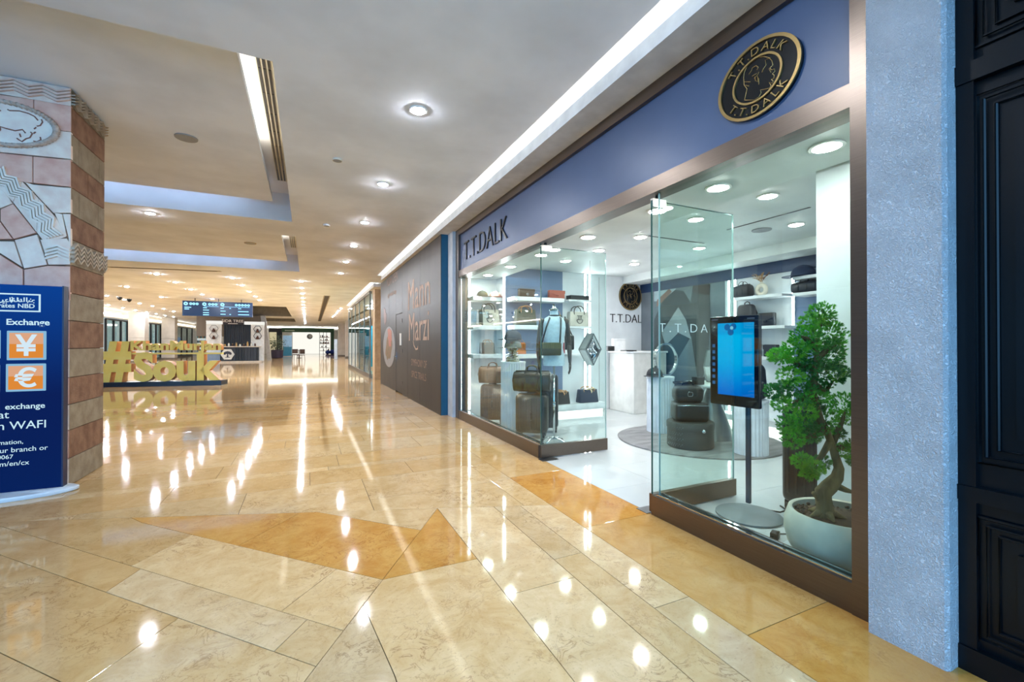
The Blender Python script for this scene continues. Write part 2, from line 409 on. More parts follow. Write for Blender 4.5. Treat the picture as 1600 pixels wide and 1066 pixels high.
for x0, x1, y0, y1 in cof:
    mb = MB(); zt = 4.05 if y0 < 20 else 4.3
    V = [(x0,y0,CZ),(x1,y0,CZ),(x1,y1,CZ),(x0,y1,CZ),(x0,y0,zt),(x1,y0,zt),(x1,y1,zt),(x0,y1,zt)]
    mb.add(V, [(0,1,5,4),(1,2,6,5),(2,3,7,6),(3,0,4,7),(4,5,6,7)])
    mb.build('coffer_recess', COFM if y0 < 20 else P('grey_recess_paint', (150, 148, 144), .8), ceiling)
COVEM = E('cove_lamp', (255, 250, 235), COVE)
for (x0, x1, y0, y1), d, l1, dy in ((cof[0], .285, 6.6, (3.9, 8.1)), (cof[1], .31, 12.4, (10.1, 13.6))):
    MB().box(x0+d, x1-d, y0+d+.1, y1-d-.1, 3.77, 3.84).build('ceiling_raft', CEILM, ceiling)
    MB().box(x1-d-.07, x1-d-.02, y0+d+.2, l1, 3.841, 3.86).build('cove_lamp', COVEM, ceiling)
    MB().box(x0+d+.4, x1-d-.5, y1-d-.14, y1-d-.11, 3.841, 3.858).build('cove_lamp', E('cool_cove_lamp', (176, 208, 255), 14.0), ceiling)
    df = MB().box(x1-.20, x1-.055, dy[0], dy[1], 4.028, 4.05).build('slot_diffuser', P('cream_metal', (206, 196, 172), .5), ceiling)
    mb = MB()
    for k in range(3):
        for j in range(9):
            ya = dy[0]+.03+(dy[1]-dy[0]-.06)*j/9; yb = dy[0]+.03+(dy[1]-dy[0]-.06)*(j+1)/9-.012
            mb.box(x1-.19+.044*k, x1-.165+.044*k, ya, yb, 4.02, 4.04)
    mb.build('dark_slot', BLACK, df)
# bulkhead over the shop fronts, with a lit slot above its lip
def bulkhead(y0, y1, x1):
    b = MB().box(2.17, x1, y0, y1, 3.395, 3.515).build('trim_%d' % (1 if y0 < 2 else 2), WHITE); struct(b)
    sl = MB(); V = [(2.05,y0,CZ),(2.05,y1,CZ),(2.05,y1,3.76),(2.05,y0,3.76),(x1,y0,3.515),(x1,y1,3.515),(x1,y1,3.76),(x1,y0,3.76)]
    sl.add(V, [(0,1,2,3),(3,2,6,7),(7,6,5,4),(0,3,7,4),(1,5,6,2)]); sl.build('slot_lining', SHOPW, b)
    MB().box(2.27, 2.31, y0+.02, y1-.05, 3.516, 3.535).build('cove_lamp', COVEM, b)
bulkhead(-1.0, 14.6, 2.62); bulkhead(16.3, 27, 2.7)
sheet('ceiling', 2.05, 12, 14.6, 16.3, CZ, [], CEILM, ceiling); sheet('ceiling', 2.7, 12, 16.3, 27, 3.5, [], CEILM, ceiling); sheet('ceiling', 2.05, 12, 27, 64, CZ, [], CEILM, ceiling)
# ================================================================== downlights of the mall
LAMPM = E('lamp_diffuser', (242, 247, 255), LAMP)
RINGM = P('lamp_ring', (235, 235, 232), .35)
def downlight(x, y, z, r, mat, label, group, name='downlight'):
    t = thing(name, label, 'ceiling light', (x, y, z), 0, group)
    MB().lathe([(r*1.02, -.012), (r*1.28, -.010), (r*1.30, 0), (r*1.02, 0), (r*1.02, -.012)], 28).build('trim_ring', RINGM, t, 40)
    MB().lathe([(0, -.024), (r*.5, -.022), (r*.85, -.014), (r*.99, -.006), (r*.99, -.002), (0, -.002)], 24).build('diffuser', mat, t)
    return t
mall_px = [(653,172),(598,289),(569,349),(552,384),(541,409),(533,427)] 
pts = [(.942, 4.083+2.1*k) for k in range(6)]
pts += [(-.20, 17.06+2.06*k) for k in range(18)]
for px in [(363,434),(378,445.6),(389.5,455.5),(399,463),(406.5,469),(244.6,428),(274,441),(298,452),(316,460),(332,467),(198,448),(252,464),(194,468),(218,474),(238,478),(256,482.5),(169,476.5),(192,481),(211.6,484.6),(229,487.7),(244,490.4),(258,493),(271,486.5),(271,495),(167,462),(235,333),
           (533,482),(529.6,485.4),(527,488),(524.7,490.6),(522,493),(520,495)]:
    q = pf(px[0], px[1], CZ); pts.append((q.x, q.y))
pts += [(.94, 1.96), (-2.4, 1.2), (-4.6, 9.2)]
d0 = d1 = None; LAMPM2 = E('hall_lamp_diffuser', (232, 242, 255), LAMP*1.8); ORD = ('first', 'second', 'third', 'fourth', 'fifth', 'sixth', 'seventh', 'eighth', 'ninth')
for k, (x, y) in enumerate(pts):
    lb = 'round recessed downlight glowing white in the mall ceiling'
    if k == 0: lb = 'biggest round downlight of the mall ceiling, nearest of the row beside the bulkhead'
    elif k < 6: lb = '%s downlight of the row along the bulkhead, counted from the nearest' % ORD[k]
    elif abs(x+2.4) < .05 and abs(y-9.24) < .1: lb = 'dazzling downlight between the two ceiling rafts, right of the stone column'
    if d0 is None: d0 = downlight(x, y, CZ, .064, LAMPM, lb, 'round downlights of the mall ceiling')
    elif y < 16: dup(d0, (x, y, CZ), label=lb)
    else:
        if d1 is None: d1 = downlight(x, y, CZ, .064, LAMPM2, lb, 'round downlights of the mall ceiling')
        else: dup(d1, (x, y, CZ), label=lb)
# small fittings of the ceiling
GREYP = P('grey_plastic', (150, 152, 154), .5)
def disc_fit(name, label, cat, p, r, h, mat, dome=False):
    t = thing(name, label, cat, p)
    MB().lathe([(r*.98, -h), (r, -h*.6), (r, 0), (0, 0)] if not dome else [(r, -.01), (r, 0), (0, 0)], 24).build('rim', mat, t, 40)
    MB().lathe([(0, -h*1.05), (r*.86, -h*1.02), (r*.9, -h*.5), (0, -h*.5)] if not dome else [(0, -h-.02)]+[(r*.8*math.sin(a*.2), -.01-h*math.cos(a*.2)) for a in range(1, 8)]+[(r*.8, 0)], 24).build('grille' if not dome else 'dome', GREYP if not dome else BLACK, t, 40)
    return t
disc_fit('ceiling_speaker', 'grey round speaker grille in the nearest ceiling raft, right of the stone column', 'speaker', pf(291, 215, 3.77), .115, .012, GREYP)
disc_fit('smoke_detector', 'small beige disc detector beside the nearest big downlight', 'smoke detector', pf(527, 249, CZ), .055, .02, P('cream_plastic', (206, 200, 184), .5))
disc_fit('smoke_detector', 'small white detector in the ceiling left of the third downlight of the row', 'smoke detector', pf(510, 351, CZ), .06, .03, WHITE)
disc_fit('ceiling_speaker', 'brown oval-looking speaker in the second ceiling raft, before its corner', 'speaker', pf(391, 380, 3.77), .13, .012, P('tan_grille', (170, 150, 120), .6))
for px, lb in (((187, 464), 'left of the two dark camera domes above the gold letters'), ((202, 467), 'right of the two dark camera domes above the gold letters')):
    disc_fit('dome_camera', lb, 'camera', pf(*px, CZ), .12, .15, WHITE, True)
for (a, b), w, lb in ((((511, 462), (499, 502)), .14, 'long dark slot air vent running down the distant ceiling'), (((166, 417), (345, 424)), .07, 'thin dark slot across the ceiling left of the directory sign')):
    A = pf(*a, CZ); B = pf(*b, CZ); t = thing('slot_vent', lb, 'air vent', (A.x, A.y, CZ)); d = (B-A); u = d.normalized(); n = Vector((-u.y, u.x, 0))*w
    MB().prism([n*-1, n, d+n, d-n], (0, 0, -.008)).build('vent_frame', P('vent_frame', (170, 158, 140), .6), t)
    MB().prism([u*.1-n*.7, u*.1+n*.7, d-u*.1+n*.7, d-u*.1-n*.7], (0, 0, -.012)).build('dark_slot', P('dark_vent', (60, 54, 48), .7), t)
# ================================================================== SHOP FRONT
XF = 2.46
FASC = P('fascia_slate_blue', (74, 94, 128), .4, ns=2, c2=(70, 90, 123))
GLASS = glass('shop_glass', (240, 250, 248)); EDGE = P('glass_edge_green', (40, 84, 80), .15)
def yX(px, X=XF): return pX(px, 533, X).y
YJ0, YJ1 = yX(1357), yX(1331)          # right jamb
YL0, YL1 = 7.47, 7.63                  # left jamb
wall_front = sroot('wall_front', (XF, 4.4, 0))
def wbox(name, mat, x0, x1, y0, y1, z0, z1, parent=wall_front, bev=0.0):
    mb = MB(); px, py = parent.location.x, parent.location.y
    mb.box(x0-px, x1-px, y0-py, y1-py, z0, z1); o = mb.build(name, mat, parent)
    return o
ZL0, ZL1 = 2.53, 2.65
wbox('fascia_panel', FASC, XF+.03, XF+.16, YJ1, YL0, ZL1, 3.30)
wbox('lintel', SSTEEL, XF-.005, XF+.16, YJ1, YL0, ZL0, ZL1)
wbox('head_frame', SSTEEL, XF-.01, XF+.16, YJ1, YL0, 3.29, 3.395)
wbox('jamb', SSTEEL, XF-.01, XF+.16, YJ0, YJ1, 0, 3.395)
wbox('jamb', SSTEEL, XF-.01, XF+.16, YL0, YL1, 0, 3.395)
wbox('plinth', SSTEEL, XF-.005, XF+.12, 4.49, YL0, 0, .152)
wbox('plinth', SSTEEL, XF-.005, XF+.12, YJ1, 2.64, 0, .152)
for y0, y1 in ((4.49, YL0), (YJ1, 2.60)):
    wbox('glazing_bead', CHROME, XF+.012, XF+.028, y0, y1, .152, .166); wbox('glazing_bead', CHROME, XF+.062, XF+.078, y0, y1, .152, .166)
for k, (y0, y1) in enumerate(((4.52, YL0), (YJ1, 2.60))):
    w = sroot('window_%d' % (k+1), (XF+.045, y0, .153))
    MB().box(-.006, .006, 0, y1-y0, 0, ZL0-.153).build('glass_pane', [GLASS], w)
    MB().box(-.007, .007, -.004 if k == 0 else y1-y0, 0 if k == 0 else y1-y0+.004, 0, ZL0-.153).build('glass_edge', EDGE if k == 0 else P('pale_glass_edge', (180, 205, 202), .2), w)
for k, (yd, s) in enumerate(((4.47, 1), (2.655, -1))):
    d = sroot('door_%d' % (k+1), (XF+.02, yd, 0)); x1 = .93
    MB().box(.0, x1, -.006, .006, .15, ZL0-.045).build('glass_leaf', [GLASS], d)
    mb = MB(); mb.box(-.005, 0, -.007, .007, .15, ZL0-.045); mb.box(0, x1, -.007, .007, ZL0-.046, ZL0-.042); mb.build('glass_edge', EDGE, d)
    MB().box(x1, x1+.004, -.007, .007, .15, ZL0-.045).build('glass_edge', P('pale_glass_edge', (180, 205, 202), .2), d)
    MB().box(-.01, x1+.01, -.024, .024, .012, .155).build('bottom_rail', SSTEEL, d)
    MB().box(.0, .135, -.016, .016, ZL0-.095, ZL0-.03).build('patch_fitting', steel('satin_steel', (196, 194, 190), .32), d)
    MB().lathe([(.018, ZL0-.03), (.018, ZL0)], 12, (.06, 0, 0)).build('pivot', BLACKM, d)
    f = MB().box(-.05, .16, -.07*s-.06, -.07*s+.06, 0, .004).build('floor_spring_plate', steel('dull_steel', (120, 122, 126), .35), d)
    if k:
        a = pY(1028.5, 524, yd); b = pY(1131, 527, yd); q = pY(1074, 507, yd)
        words('T.T.DALK', (a.x-XF-.02, -.008, q.z-.067), (1,0,0), (0,0,1), b.x-a.x, .07, P('white_vinyl', (236, 240, 240), .5), d, spacing=1.5, bold=-.012)
# sign letters and emblem on the fascia
INK = P('sign_black', (14, 13, 16), .3); GOLD = P('brushed_gold', (176, 148, 96), .36, .8)
tl = pX(723.5, 404, XF); tr = pX(790.5, 372, XF); zb = (pX(727, 404.8, XF).z+pX(789, 373.5, XF).z)/2; zt = (pX(725, 377.6, XF).z+pX(788, 338.5, XF).z)/2
sg = thing('sign_lettering', 'large black shop name letters on the slate blue fascia', 'sign', (XF+.03, tl.y, zb))
words('T.T.DALK', (0, 0, 0), (0,-1,0), (0,0,1), tl.y-tr.y, zt-zb, INK, sg, 'letter', .018, each=True, bold=-.014)
def emblem(root, T, r, poly, k=1.0):
    """round black plaque, T: local x right, y up, z out; r radius; poly: head outline strokes in units of r"""
    mb = MB(); mb.T = T; mb.lathe([(0, 0), (r, 0), (r, .012*k), (0, .012*k)], 64); mb.build('plaque', P('emblem_black', (8, 10, 14), .22), root, 40)
    for ra, rb in ((.925, 1.0), (.555, .605)):
        mb = MB(); mb.T = T; mb.lathe([(r*ra, .011*k), (r*rb, .011*k), (r*rb, .018*k), (r*ra, .018*k), (r*ra, .011*k)], 64); mb.build('gold_ring', GOLD, root, 40)
    s = 'T.T.DALK'; gl = glyphs(s, None, r*.20, .006*k, bold=-.006); wd = max(v.x for vv, ff in gl for v in vv)
    for top in (1, 0):
        span = math.radians(118)
        for vv, ff in gl:
            xc = (min(v.x for v in vv)+max(v.x for v in vv))/2; f = (xc/wd-.5)*span*1.0
            a = PI/2-f if top else -PI/2+f; rr = r*.665 if top else r*.865
            ro = Matrix.Translation((rr*math.cos(a), rr*math.sin(a), .012*k)) @ Matrix.Rotation(a-PI/2 if top else a+PI/2, 4, 'Z') @ Matrix.Translation((-xc, 0, 0))
            mb = MB(); mb.T = T @ ro; mb.add(vv, ff); mb.build('letter', GOLD, root)
    mb = MB(); mb.T = T
    for st in poly: mb.tube([(x*r, y*r, .013*k) for x, y in st], .0105*r, 5)
    mb.build('head_outline', GOLD, root, True)
_c = Vector((0, 1.752, 2.952))
def emb_px(pts):                        # strokes of the head, measured on the enlarged emblem
    out = []
    for x, y in pts:
        q = pX(1090+x/5.077, 20+y/5.077, XF); out.append(((_c.y-q.y)/.268, (q.z-_c.z)/.228))
    return out
HEAD = [[(365,690),(385,600),(362,570),(358,515),(362,470),(385,420),(420,380),(470,350),(520,343),(560,352),(582,375),(590,410),(565,435),(580,450),(600,440),(606,462),(585,480),(600,492),(598,515),(578,525),(592,540),(585,555),(560,548),(575,575),(560,595),(520,605),(490,610),(497,630),(480,665),(440,690),(365,690)],
        [(398,485),(420,455),(425,435),(455,415),(475,430),(462,450)], [(530,370),(535,410),(515,440),(503,468)], [(540,365),(570,352)], [(440,520),(468,490),(480,465)],
        [(425,500),(462,478)], [(447,505),(452,535),(472,545),(468,500),(478,520),(478,565)], [(362,545),(410,545)], [(372,572),(400,578)], [(575,470),(560,440)]]
HEADU = [emb_px(s) for s in HEAD]
em = thing('shop_emblem', 'big round black emblem with gold rings and a head in profile on the fascia', 'emblem', (XF+.03, 1.752, 2.952))
sx = .268/.25; sy = .228/.25
emblem(em, frame((0,0,0), (0,-1,0), (0,0,1)) @ Matrix.Diagonal((sx, sy, -1, 1)) @ Matrix.Scale(-1, 4, (0,0,1)), .25, HEADU, 1.6)
# stucco pier at the right
def stucco():
    m = P('blue_white_stucco', (206, 210, 216), .85); nt = m.node_tree; b = nt.nodes['Principled BSDF']
    tc = nd(nt, 'ShaderNodeTexCoord'); v = nd(nt, 'ShaderNodeTexNoise'); v.inputs['Scale'].default_value = 95; v.inputs['Detail'].default_value = 3; v.inputs['Distortion'].default_value = 1.2
    nt.links.new(tc.outputs['Object'], v.inputs['Vector']); r = nd(nt, 'ShaderNodeValToRGB'); nt.links.new(v.outputs['Fac'], r.inputs[0])
    r.color_ramp.elements[0].position = .38; r.color_ramp.elements[1].position = .62
    bp = nd(nt, 'ShaderNodeBump'); bp.inputs['Strength'].default_value = .75; bp.inputs['Distance'].default_value = .02
    nt.links.new(r.outputs[0], bp.inputs['Height']); nt.links.new(bp.outputs[0], b.inputs['Normal']); return m
STUC = stucco()
pier = MB(); pr = [(2.80,.855),(2.385,.855),(2.372,.868),(2.372,1.135),(2.80,1.135)]
pier.prism([(x, y, 0) for x, y in pr], (0, 0, 3.395)); struct(pier.build('wall_pier', STUC))
wl = sroot('wall_right', (2.6, 0, 0)); MB().box(0, .6, -4, .85, 2.9, 3.395).build('wall_panel', WHITE, wl)
# dark panelled door beside it
NAVY = P('black_blue_gloss_paint', (3, 11, 18), .28, ns=40, stretch=(1, 1, .2), spec=.3)
d3 = sroot('door_3', (2.455, 0, 0))
MB().box(.03, .09, -1.2, .854, 0, 3.3).build('door_core', NAVY, d3)
def dpanel(y0, y1, z0, z1):
    mb = MB()
    for k, (i, a) in enumerate(((0, .028), (.028, .014), (.06, .022))):
        w = .02 if k == 0 else .012
        A = [(a, y0+i, z0+i), (a, y1-i, z0+i), (a, y1-i, z1-i), (a, y0+i, z1-i)]
        mb.tube(A, w*.55, 6, closed=True)
    mb.build('moulding', NAVY, d3, 50)
    MB().box(.014, .03, y0+.11, y1-.11, z0+.11, z1-.11).build('raised_panel', NAVY, d3)
for z0, z1 in ((.14, .64), (.86, 2.36), (2.56, 3.2)):
    dpanel(.05, .80, z0, z1); dpanel(-.9, -.15, z0, z1)
for z0, z1 in ((.70, .76), (2.42, 2.50), (.0, .10)): MB().box(-.004, .03, -1.2, .854, z0, z1).build('rail', NAVY, d3)
MB().box(.004, .03, .80, .854, .1, 3.3).build('stile', NAVY, d3)
# ================================================================== HOARDING beyond the shop
hb = sroot('wall_hoarding', (2.26, 7.93, 0)); HX = 2.26
HOARD = P('hoarding_print', (60, 51, 46), .42, spec=.25, ns=3, stretch=(1, 1, .3), c2=(50, 42, 38), bump=.03, bs=300)
seams = [7.93]+[yX(p, HX) for p in (656, 637, 628.5, 618.5)]+[13.6, 15.3]
for a, b in zip(seams[:-1], seams[1:]):
    if abs(a-yX(628.5, HX)) < .01: continue
    MB().box(0, .06, a-7.93+.004, b-7.93-.004, 0, 3.395).build('hoarding_board', HOARD, hb)
MB().box(.01, .3, -.0, .02, 0, 3.395).build('return_board', P('teal_board', (0, 84, 118), .5), hb)
MB().box(.07, .3, .03, 7.37, 0, 3.39).build('hoarding_back', BLACK, hb)
struct(MB().box(2.395, 2.75, 7.64, 7.92, 0, 3.395).build('wall_shop_end_pier', P('pale_pier', (204, 210, 216), .6)))
ya, yb = yX(628.5, HX), yX(618.5, HX)
hd = MB().box(.004, .05, ya-7.93+.012, yb-7.93-.012, .03, 2.15).build('door_leaf', HOARD, hb)
MB().box(0, .06, ya-7.93, yb-7.93, 2.16, 3.395).build('hoarding_board', HOARD, hb)
MB().box(-.004, .004, yb-7.93-.02, yb-7.93+.015, .03, 2.15).build('bright_edge', SSTEEL, hd)
mb = MB(); mb.box(-.06, -.004, yb-8.02, yb-7.99, .98, 1.0); mb.box(-.06, -.045, yb-8.14, yb-7.99, .975, 1.0); mb.box(-.008, 0, yb-8.03, yb-7.98, .9, 1.12); mb.build('lever_handle', CHROME, hd)
for z in (.25, 1.1, 1.9): MB().box(-.008, .004, ya-7.93+.012, ya-7.93+.05, z, z+.1).build('hinge', SSTEEL, hd)
MB().box(-.006, .003, ya-7.93+.1, ya-7.93+.34, 1.3, 1.62).build('notice', P('paper', (226, 226, 222), .7), hd)
def hoard_words(txt, x0, yb_, yt, x1, mat, **kw):
    a = pX(x0, yb_, HX); b = pX(x1, yb_, HX); c = pX(x0, yt, HX)
    return words(txt, (-.0035, a.y-7.93, a.z), (0,-1,0), (0,0,1), a.y-b.y, c.z-a.z, mat, hb, **kw)
COPR = P('copper_print', (196, 162, 138), .6)
hoard_words('Mann', 638, 486, 441.5, 672, COPR, bold=.0, each=True, name='letter'); hoard_words('Marzi', 639.5, 533, 491, 670.5, COPR, bold=.0, each=True, name='letter')
tw = [pX(x, y, HX) for x, y in ((646,533),(647,540),(650,546),(653,545),(653,541))]
mb = MB(); mb.tube([(-.004, p.y-7.93, p.z) for p in tw], .02, 6, squash=.2); mb.build('lettering_tail', COPR, hb)
GREYP2 = P('brown_print', (160, 130, 110), .5)
hoard_words('SYMPHONY OF', 643, 571, 560.5, 667, GREYP2); hoard_words('SPICE TRAILS', 643.5, 589, 579, 666, GREYP2)
hoard_words('NOW OPEN', 605, 449, 436, 621.5, GREYP2); hoard_words('@ Wafi City', 606, 467.5, 460, 619.5, COPR)
a = pX(607.5, 541, HX); 
def oval(name, c, ry, rz, mat, x=-.004, n=30, tilt=0, wob=0):
    pts_ = []
    for i in range(n):
        t = 2*PI*i/n; k = 1+wob*math.sin(3*t+1)+wob*math.sin(7*t); yy = ry*math.cos(t)*k; zz = rz*math.sin(t)*k
        pts_.append((x, c[0]+yy*math.cos(tilt)-zz*math.sin(tilt), c[1]+yy*math.sin(tilt)+zz*math.cos(tilt)))
    return MB().prism(pts_, (.003, 0, 0)).build(name, mat, hb)
oval('printed_plate', (a.y-7.93, a.z-.02), 1.05, .62, P('print_plate', (150, 148, 150), .4), -.003)
oval('printed_food', (a.y-7.98, a.z+.02), .62, .40, P('print_food', (142, 92, 66), .5, c2=(104, 92, 40), ns=9), -.004, tilt=-.5, wob=.08)
oval('printed_food', (a.y-8.1, a.z+.28), .36, .26, P('print_prawn', (168, 116, 96), .5, c2=(190, 90, 60), ns=12), -.005, tilt=.4, wob=.12)
oval('printed_hand', (a.y-7.2, a.z+.95), .3, .22, P('print_skin', (132, 98, 84), .5), -.003, tilt=.8, wob=.1)
# ================================================================== STONE COLUMN and currency sign at the left
cx1, cy0, cy1 = -2.03, 5.5, 6.26
BR1 = P('sandstone_brown', (150, 110, 84), .8, c2=(118, 80, 56), ns=7, bump=.5, bs=45); BR2 = P('sandstone_grey', (158, 140, 116), .8, c2=(136, 116, 92), ns=8, bump=.4, bs=45)
PK1 = P('sandstone_pink', (240, 196, 174), .75, c2=(222, 160, 140), ns=9, bump=.12, bs=80, contrast=(.3, .7)); PK2 = P('sandstone_white', (250, 230, 212), .75, c2=(238, 208, 190), ns=9, bump=.12, bs=80)
JOINT = P('stone_joint', (120, 92, 74), .9)
colm = thing('stone_column', 'square sandstone column with zigzag bands and a carved oval, at the left edge', 'column', (cx1, cy0, 0))
off = Vector((cx1, cy0, 0))
MB().box(-1.5, -.03, .03, cy1-cy0-.005, 0, 3.77).build('column_core', JOINT, colm)
ROW = [pX(110, y, cx1).z for y in (136, 165, 207, 250, 292, 334, 373.5, 414, 458, 501, 545, 590, 632, 672, 716)]; ROW[0] = 3.768; ROW.append(0.0)
TS = frame((0, 0, 0), (0, 1, 0), (0, 0, 1))               # right side, local x = along the mall
TF = frame((0, 0, 0), (1, 0, 0), (0, 0, 1))               # front
D = cy1-cy0
def sideblk(y0, y1, z0, z1, m): mb = MB(); slab(mb, rq(y0, y1, z0, z1), -.035, 0, .003, .004, TS); mb.build('stone_block', m, colm)
cuts = {3: (.0, .16, .62, D), 4: (0, .40, D), 5: (0, .17, .60, D)}
for k in range(1, 15):
    if k == 6: continue
    z1, z0 = ROW[k], ROW[k+1]; m = BR1 if k in (1, 2, 4, 6, 8, 10, 12, 14) else BR2
    if k in (1, 3, 5): m = BR1
    m = {1: BR1, 2: BR2, 3: BR1, 4: BR2, 5: BR1, 7: BR1, 8: BR2, 9: BR1, 10: BR2, 11: BR1, 12: BR2, 13: BR1, 14: BR2}[k]
    c = {2: (0, .16, .62, D), 3: (0, .36, D), 4: (0, .17, .60, D)}.get(k, (0, D))
    for a, b in zip(c[:-1], c[1:]): sideblk(a, b, z0, z1, m)
sideblk(0, D, ROW[7], ROW[6], BR2); sideblk(0, D, ROW[1], ROW[0], BR2)
def chevrons(T, x0, x1, zb, zt, m, per=.135, n=4, up=.03):
    """zigzag ribs, one above the other"""
    h = zt-zb; w = h/(n+2.2); amp = w*1.5
    for k in range(n):
        mb = MB(); base = zb+amp*.15+k*(h-amp-w)/(n-1) if n > 1 else zb; N = max(2, round((x1-x0)/(per/2))); up_, lo = [], []
        for i in range(N+1):
            x = x0+(x1-x0)*i/N; d = amp*(i % 2); up_.append((x, base+d+w*.62)); lo.append((x, base+d))
        mb.T = T
        for i in range(N):
            mb.prism([(lo[i][0], lo[i][1], 0), (lo[i+1][0], lo[i+1][1], 0), (up_[i+1][0], up_[i+1][1], 0), (up_[i][0], up_[i][1], 0)], (0, 0, up))
        mb.build('zigzag_rib', m, colm)
ZIG = P('zigzag_stone', (196, 180, 160), .8, c2=(176, 156, 134), ns=12)
chevrons(TS, 0, D, ROW[1]+.01, ROW[0]-.02, ZIG); chevrons(TS, 0, D, ROW[7]+.015, ROW[6]-.02, ZIG)
# front: stones measured on the picture
fx = lambda x, y: ((lambda p: (p.x-cx1, p.z))(pY(x, y, cy0)))
def fstone(px, m, h=0.0): mb = MB(); slab(mb, [fx(*p) for p in px], -.035, h, .003, .004, TF); mb.build('stone_block', m, colm)
EX = -60
for px, m in ((((EX,139),(52.5,155),(52.5,200),(EX,187)), PK1), (((52.5,155),(111.5,165.5),(111.5,206),(52.5,200)), PK1),
              (((EX,187),(111.5,206),(111.5,249),(EX,232)), PK2), (((EX,232),(51,244),(51,286),(EX,277)), PK1), (((51,244),(111,249.5),(111,292.5),(51,286)), PK1),
              (((37,283.5),(52,288),(111,293.5),(111,333),(83,333),(60,309)), PK2), (((84,332),(97,334),(105,370),(100,368)), PK2), (((97,334),(110.5,334),(110.5,398),(106,370)), PK2),
              (((EX,300),(0,326),(20,318),(8,300),(-20,278),(EX,262)), PK2), (((0,327),(20,318),(57,364),(21,374),(0,345)), PK1), (((EX,312),(0,346),(20,374),(EX,374)), PK1),
              (((22,375),(58,366),(74,414),(37,420)), PK2), (((EX,376),(22,377),(35,418),(0,396),(EX,384)), PK2), (((EX,386),(0,398),(36,421),(36,470),(EX,470)), PK1), (((37,421),(75,415),(110,416),(110,470),(37,470)), PK1)):
    fstone(px, m)
for k in range(8, 15):
    z1, z0 = ROW[k], ROW[k+1]; xs = (-1.45, -.52, 0) if k % 2 else (-1.45, -.9, 0)
    for a, b in zip(xs[:-1], xs[1:]): mb = MB(); slab(mb, rq(a, b, z0, z1), -.035, 0, .003, .004, TF); mb.build('stone_block', PK1 if k % 2 else PK2, colm)
mb = MB(); slab(mb, rq(-1.45, 0, ROW[1], ROW[0]), -.035, 0, .003, .004, TF); mb.build('stone_block', PK2, colm)
ZIGP = P('zigzag_pink_stone', (244, 208, 190), .8, c2=(228, 186, 168), ns=12)
chevrons(TF, -1.45, 0, ROW[1]+.01, ROW[0]-.01, ZIGP, .19, 4, .022)
# curved zigzag band sweeping down the front, then the short level piece
ZO = [(45,0),(65,75),(155,95),(180,175),(275,205),(290,280),(375,315),(380,385),(465,430),(455,510),(535,570)]
ZI = [(-62,95),(-35,160),(45,175),(75,250),(155,265),(170,345),(245,375),(255,450),(330,485),(325,560),(405,605)]
_fz = lambda p: Vector(fx(p[0]/5.328, 260+p[1]/5.328))
for r_ in range(5):
    mb = MB(); mb.T = TF; ca = [_fz(a).lerp(_fz(b), .02+r_*.2) for a, b in zip(ZO, ZI)]; cb_ = [_fz(a).lerp(_fz(b), .02+r_*.2+.13) for a, b in zip(ZO, ZI)]
    for i in range(len(ca)-1): mb.prism([(ca[i].x, ca[i].y, -.01), (ca[i+1].x, ca[i+1].y, -.01), (cb_[i+1].x, cb_[i+1].y, -.01), (cb_[i].x, cb_[i].y, -.01)], (0, 0, .034))
    mb.build('zigzag_rib', P('zigzag_white_stone', (250, 234, 218), .8), colm)
poly = [fx(*p) for p in ((-60,236),(8,261),(34,283),(60,310),(88,341),(104,370),(70,380),(57,363),(20,316),(-10,284),(-60,258))]
for i in range(5):
    q = [poly[i], poly[i+1], poly[9-i], poly[10-i]] if i < 4 else [poly[4], poly[5], poly[6]]
    mb = MB(); slab(mb, q, -.035, -.002, .001, .003, TF); mb.build('stone_block', PK2, colm)
fstone(((62,374),(104,372),(110,380),(110,414),(75,414)), PK2)
z0_, z1_ = fx(72, 407)[1], fx(72, 381)[1]; chevrons(TF, fx(72, 390)[0], 0, z0_, z1_, P('zigzag_white_stone', (250, 234, 218), .8), .23, 4, .024)
# carved oval medallion with its rope edge
oc = Vector(fx(2, 193)); oe = Vector(fx(93.5, 206)); aa = oe.x-oc.x; bb = (fx(2, 158)[1]-fx(2, 228)[1])/2; oc.y = (fx(2, 158)[1]+fx(2, 228)[1])/2
el = lambda k, t: (oc.x+aa*k*math.cos(t), oc.y+bb*k*math.sin(t))
mb = MB(); mb.T = TF; mb.prism([(*el(.94, 2*PI*i/48), .0) for i in range(48)], (0, 0, .012)); mb.build('medallion', P('medallion_stone', (250, 236, 220), .7, ns=9, c2=(240, 218, 204)), colm)
for i in range(60):
    if i == 0: rope_me = None
    t = 2*PI*i/60; t2 = t+2*PI*1.5/60; p = el(.92, t); q = el(1.0, t2)
    mb = MB(); mb.T = TF; mb.tube([(p[0], p[1], .012), ((p[0]+q[0])/2, (p[1]+q[1])/2, .03), (q[0], q[1], .012)], .016, 6)
    mb.build('rope_strand', P('rope_stone', (206, 186, 172), .75, c2=(186, 160, 142), ns=20), colm, True)
mb = MB(); mb.T = TF
LION = [[(74,348),(90,358),(180,362),(260,385),(310,410),(340,445)], [(330,495),(360,490),(380,460),(370,435)], [(0,540),(12,525),(12,500),(60,515),(140,535),(205,525),(230,555)], [(155,600),(170,612),(200,630),(235,605),(270,595),(290,560),(275,545)],
        [(300,625),(330,632),(365,615),(360,590)], [(0,365),(15,355)], [(305,520),(325,505)], [(180,560),(190,590)], [(320,545),(300,560)], [(-60,360),(-30,372),(0,362)]]
for s in LION: mb.tube([(*fx(x/5.611, 110+y/5.611), .012) for x, y in s], .006, 5)
mb.build('carved_animal', P('carving_line', (150, 100, 84), .8), colm)
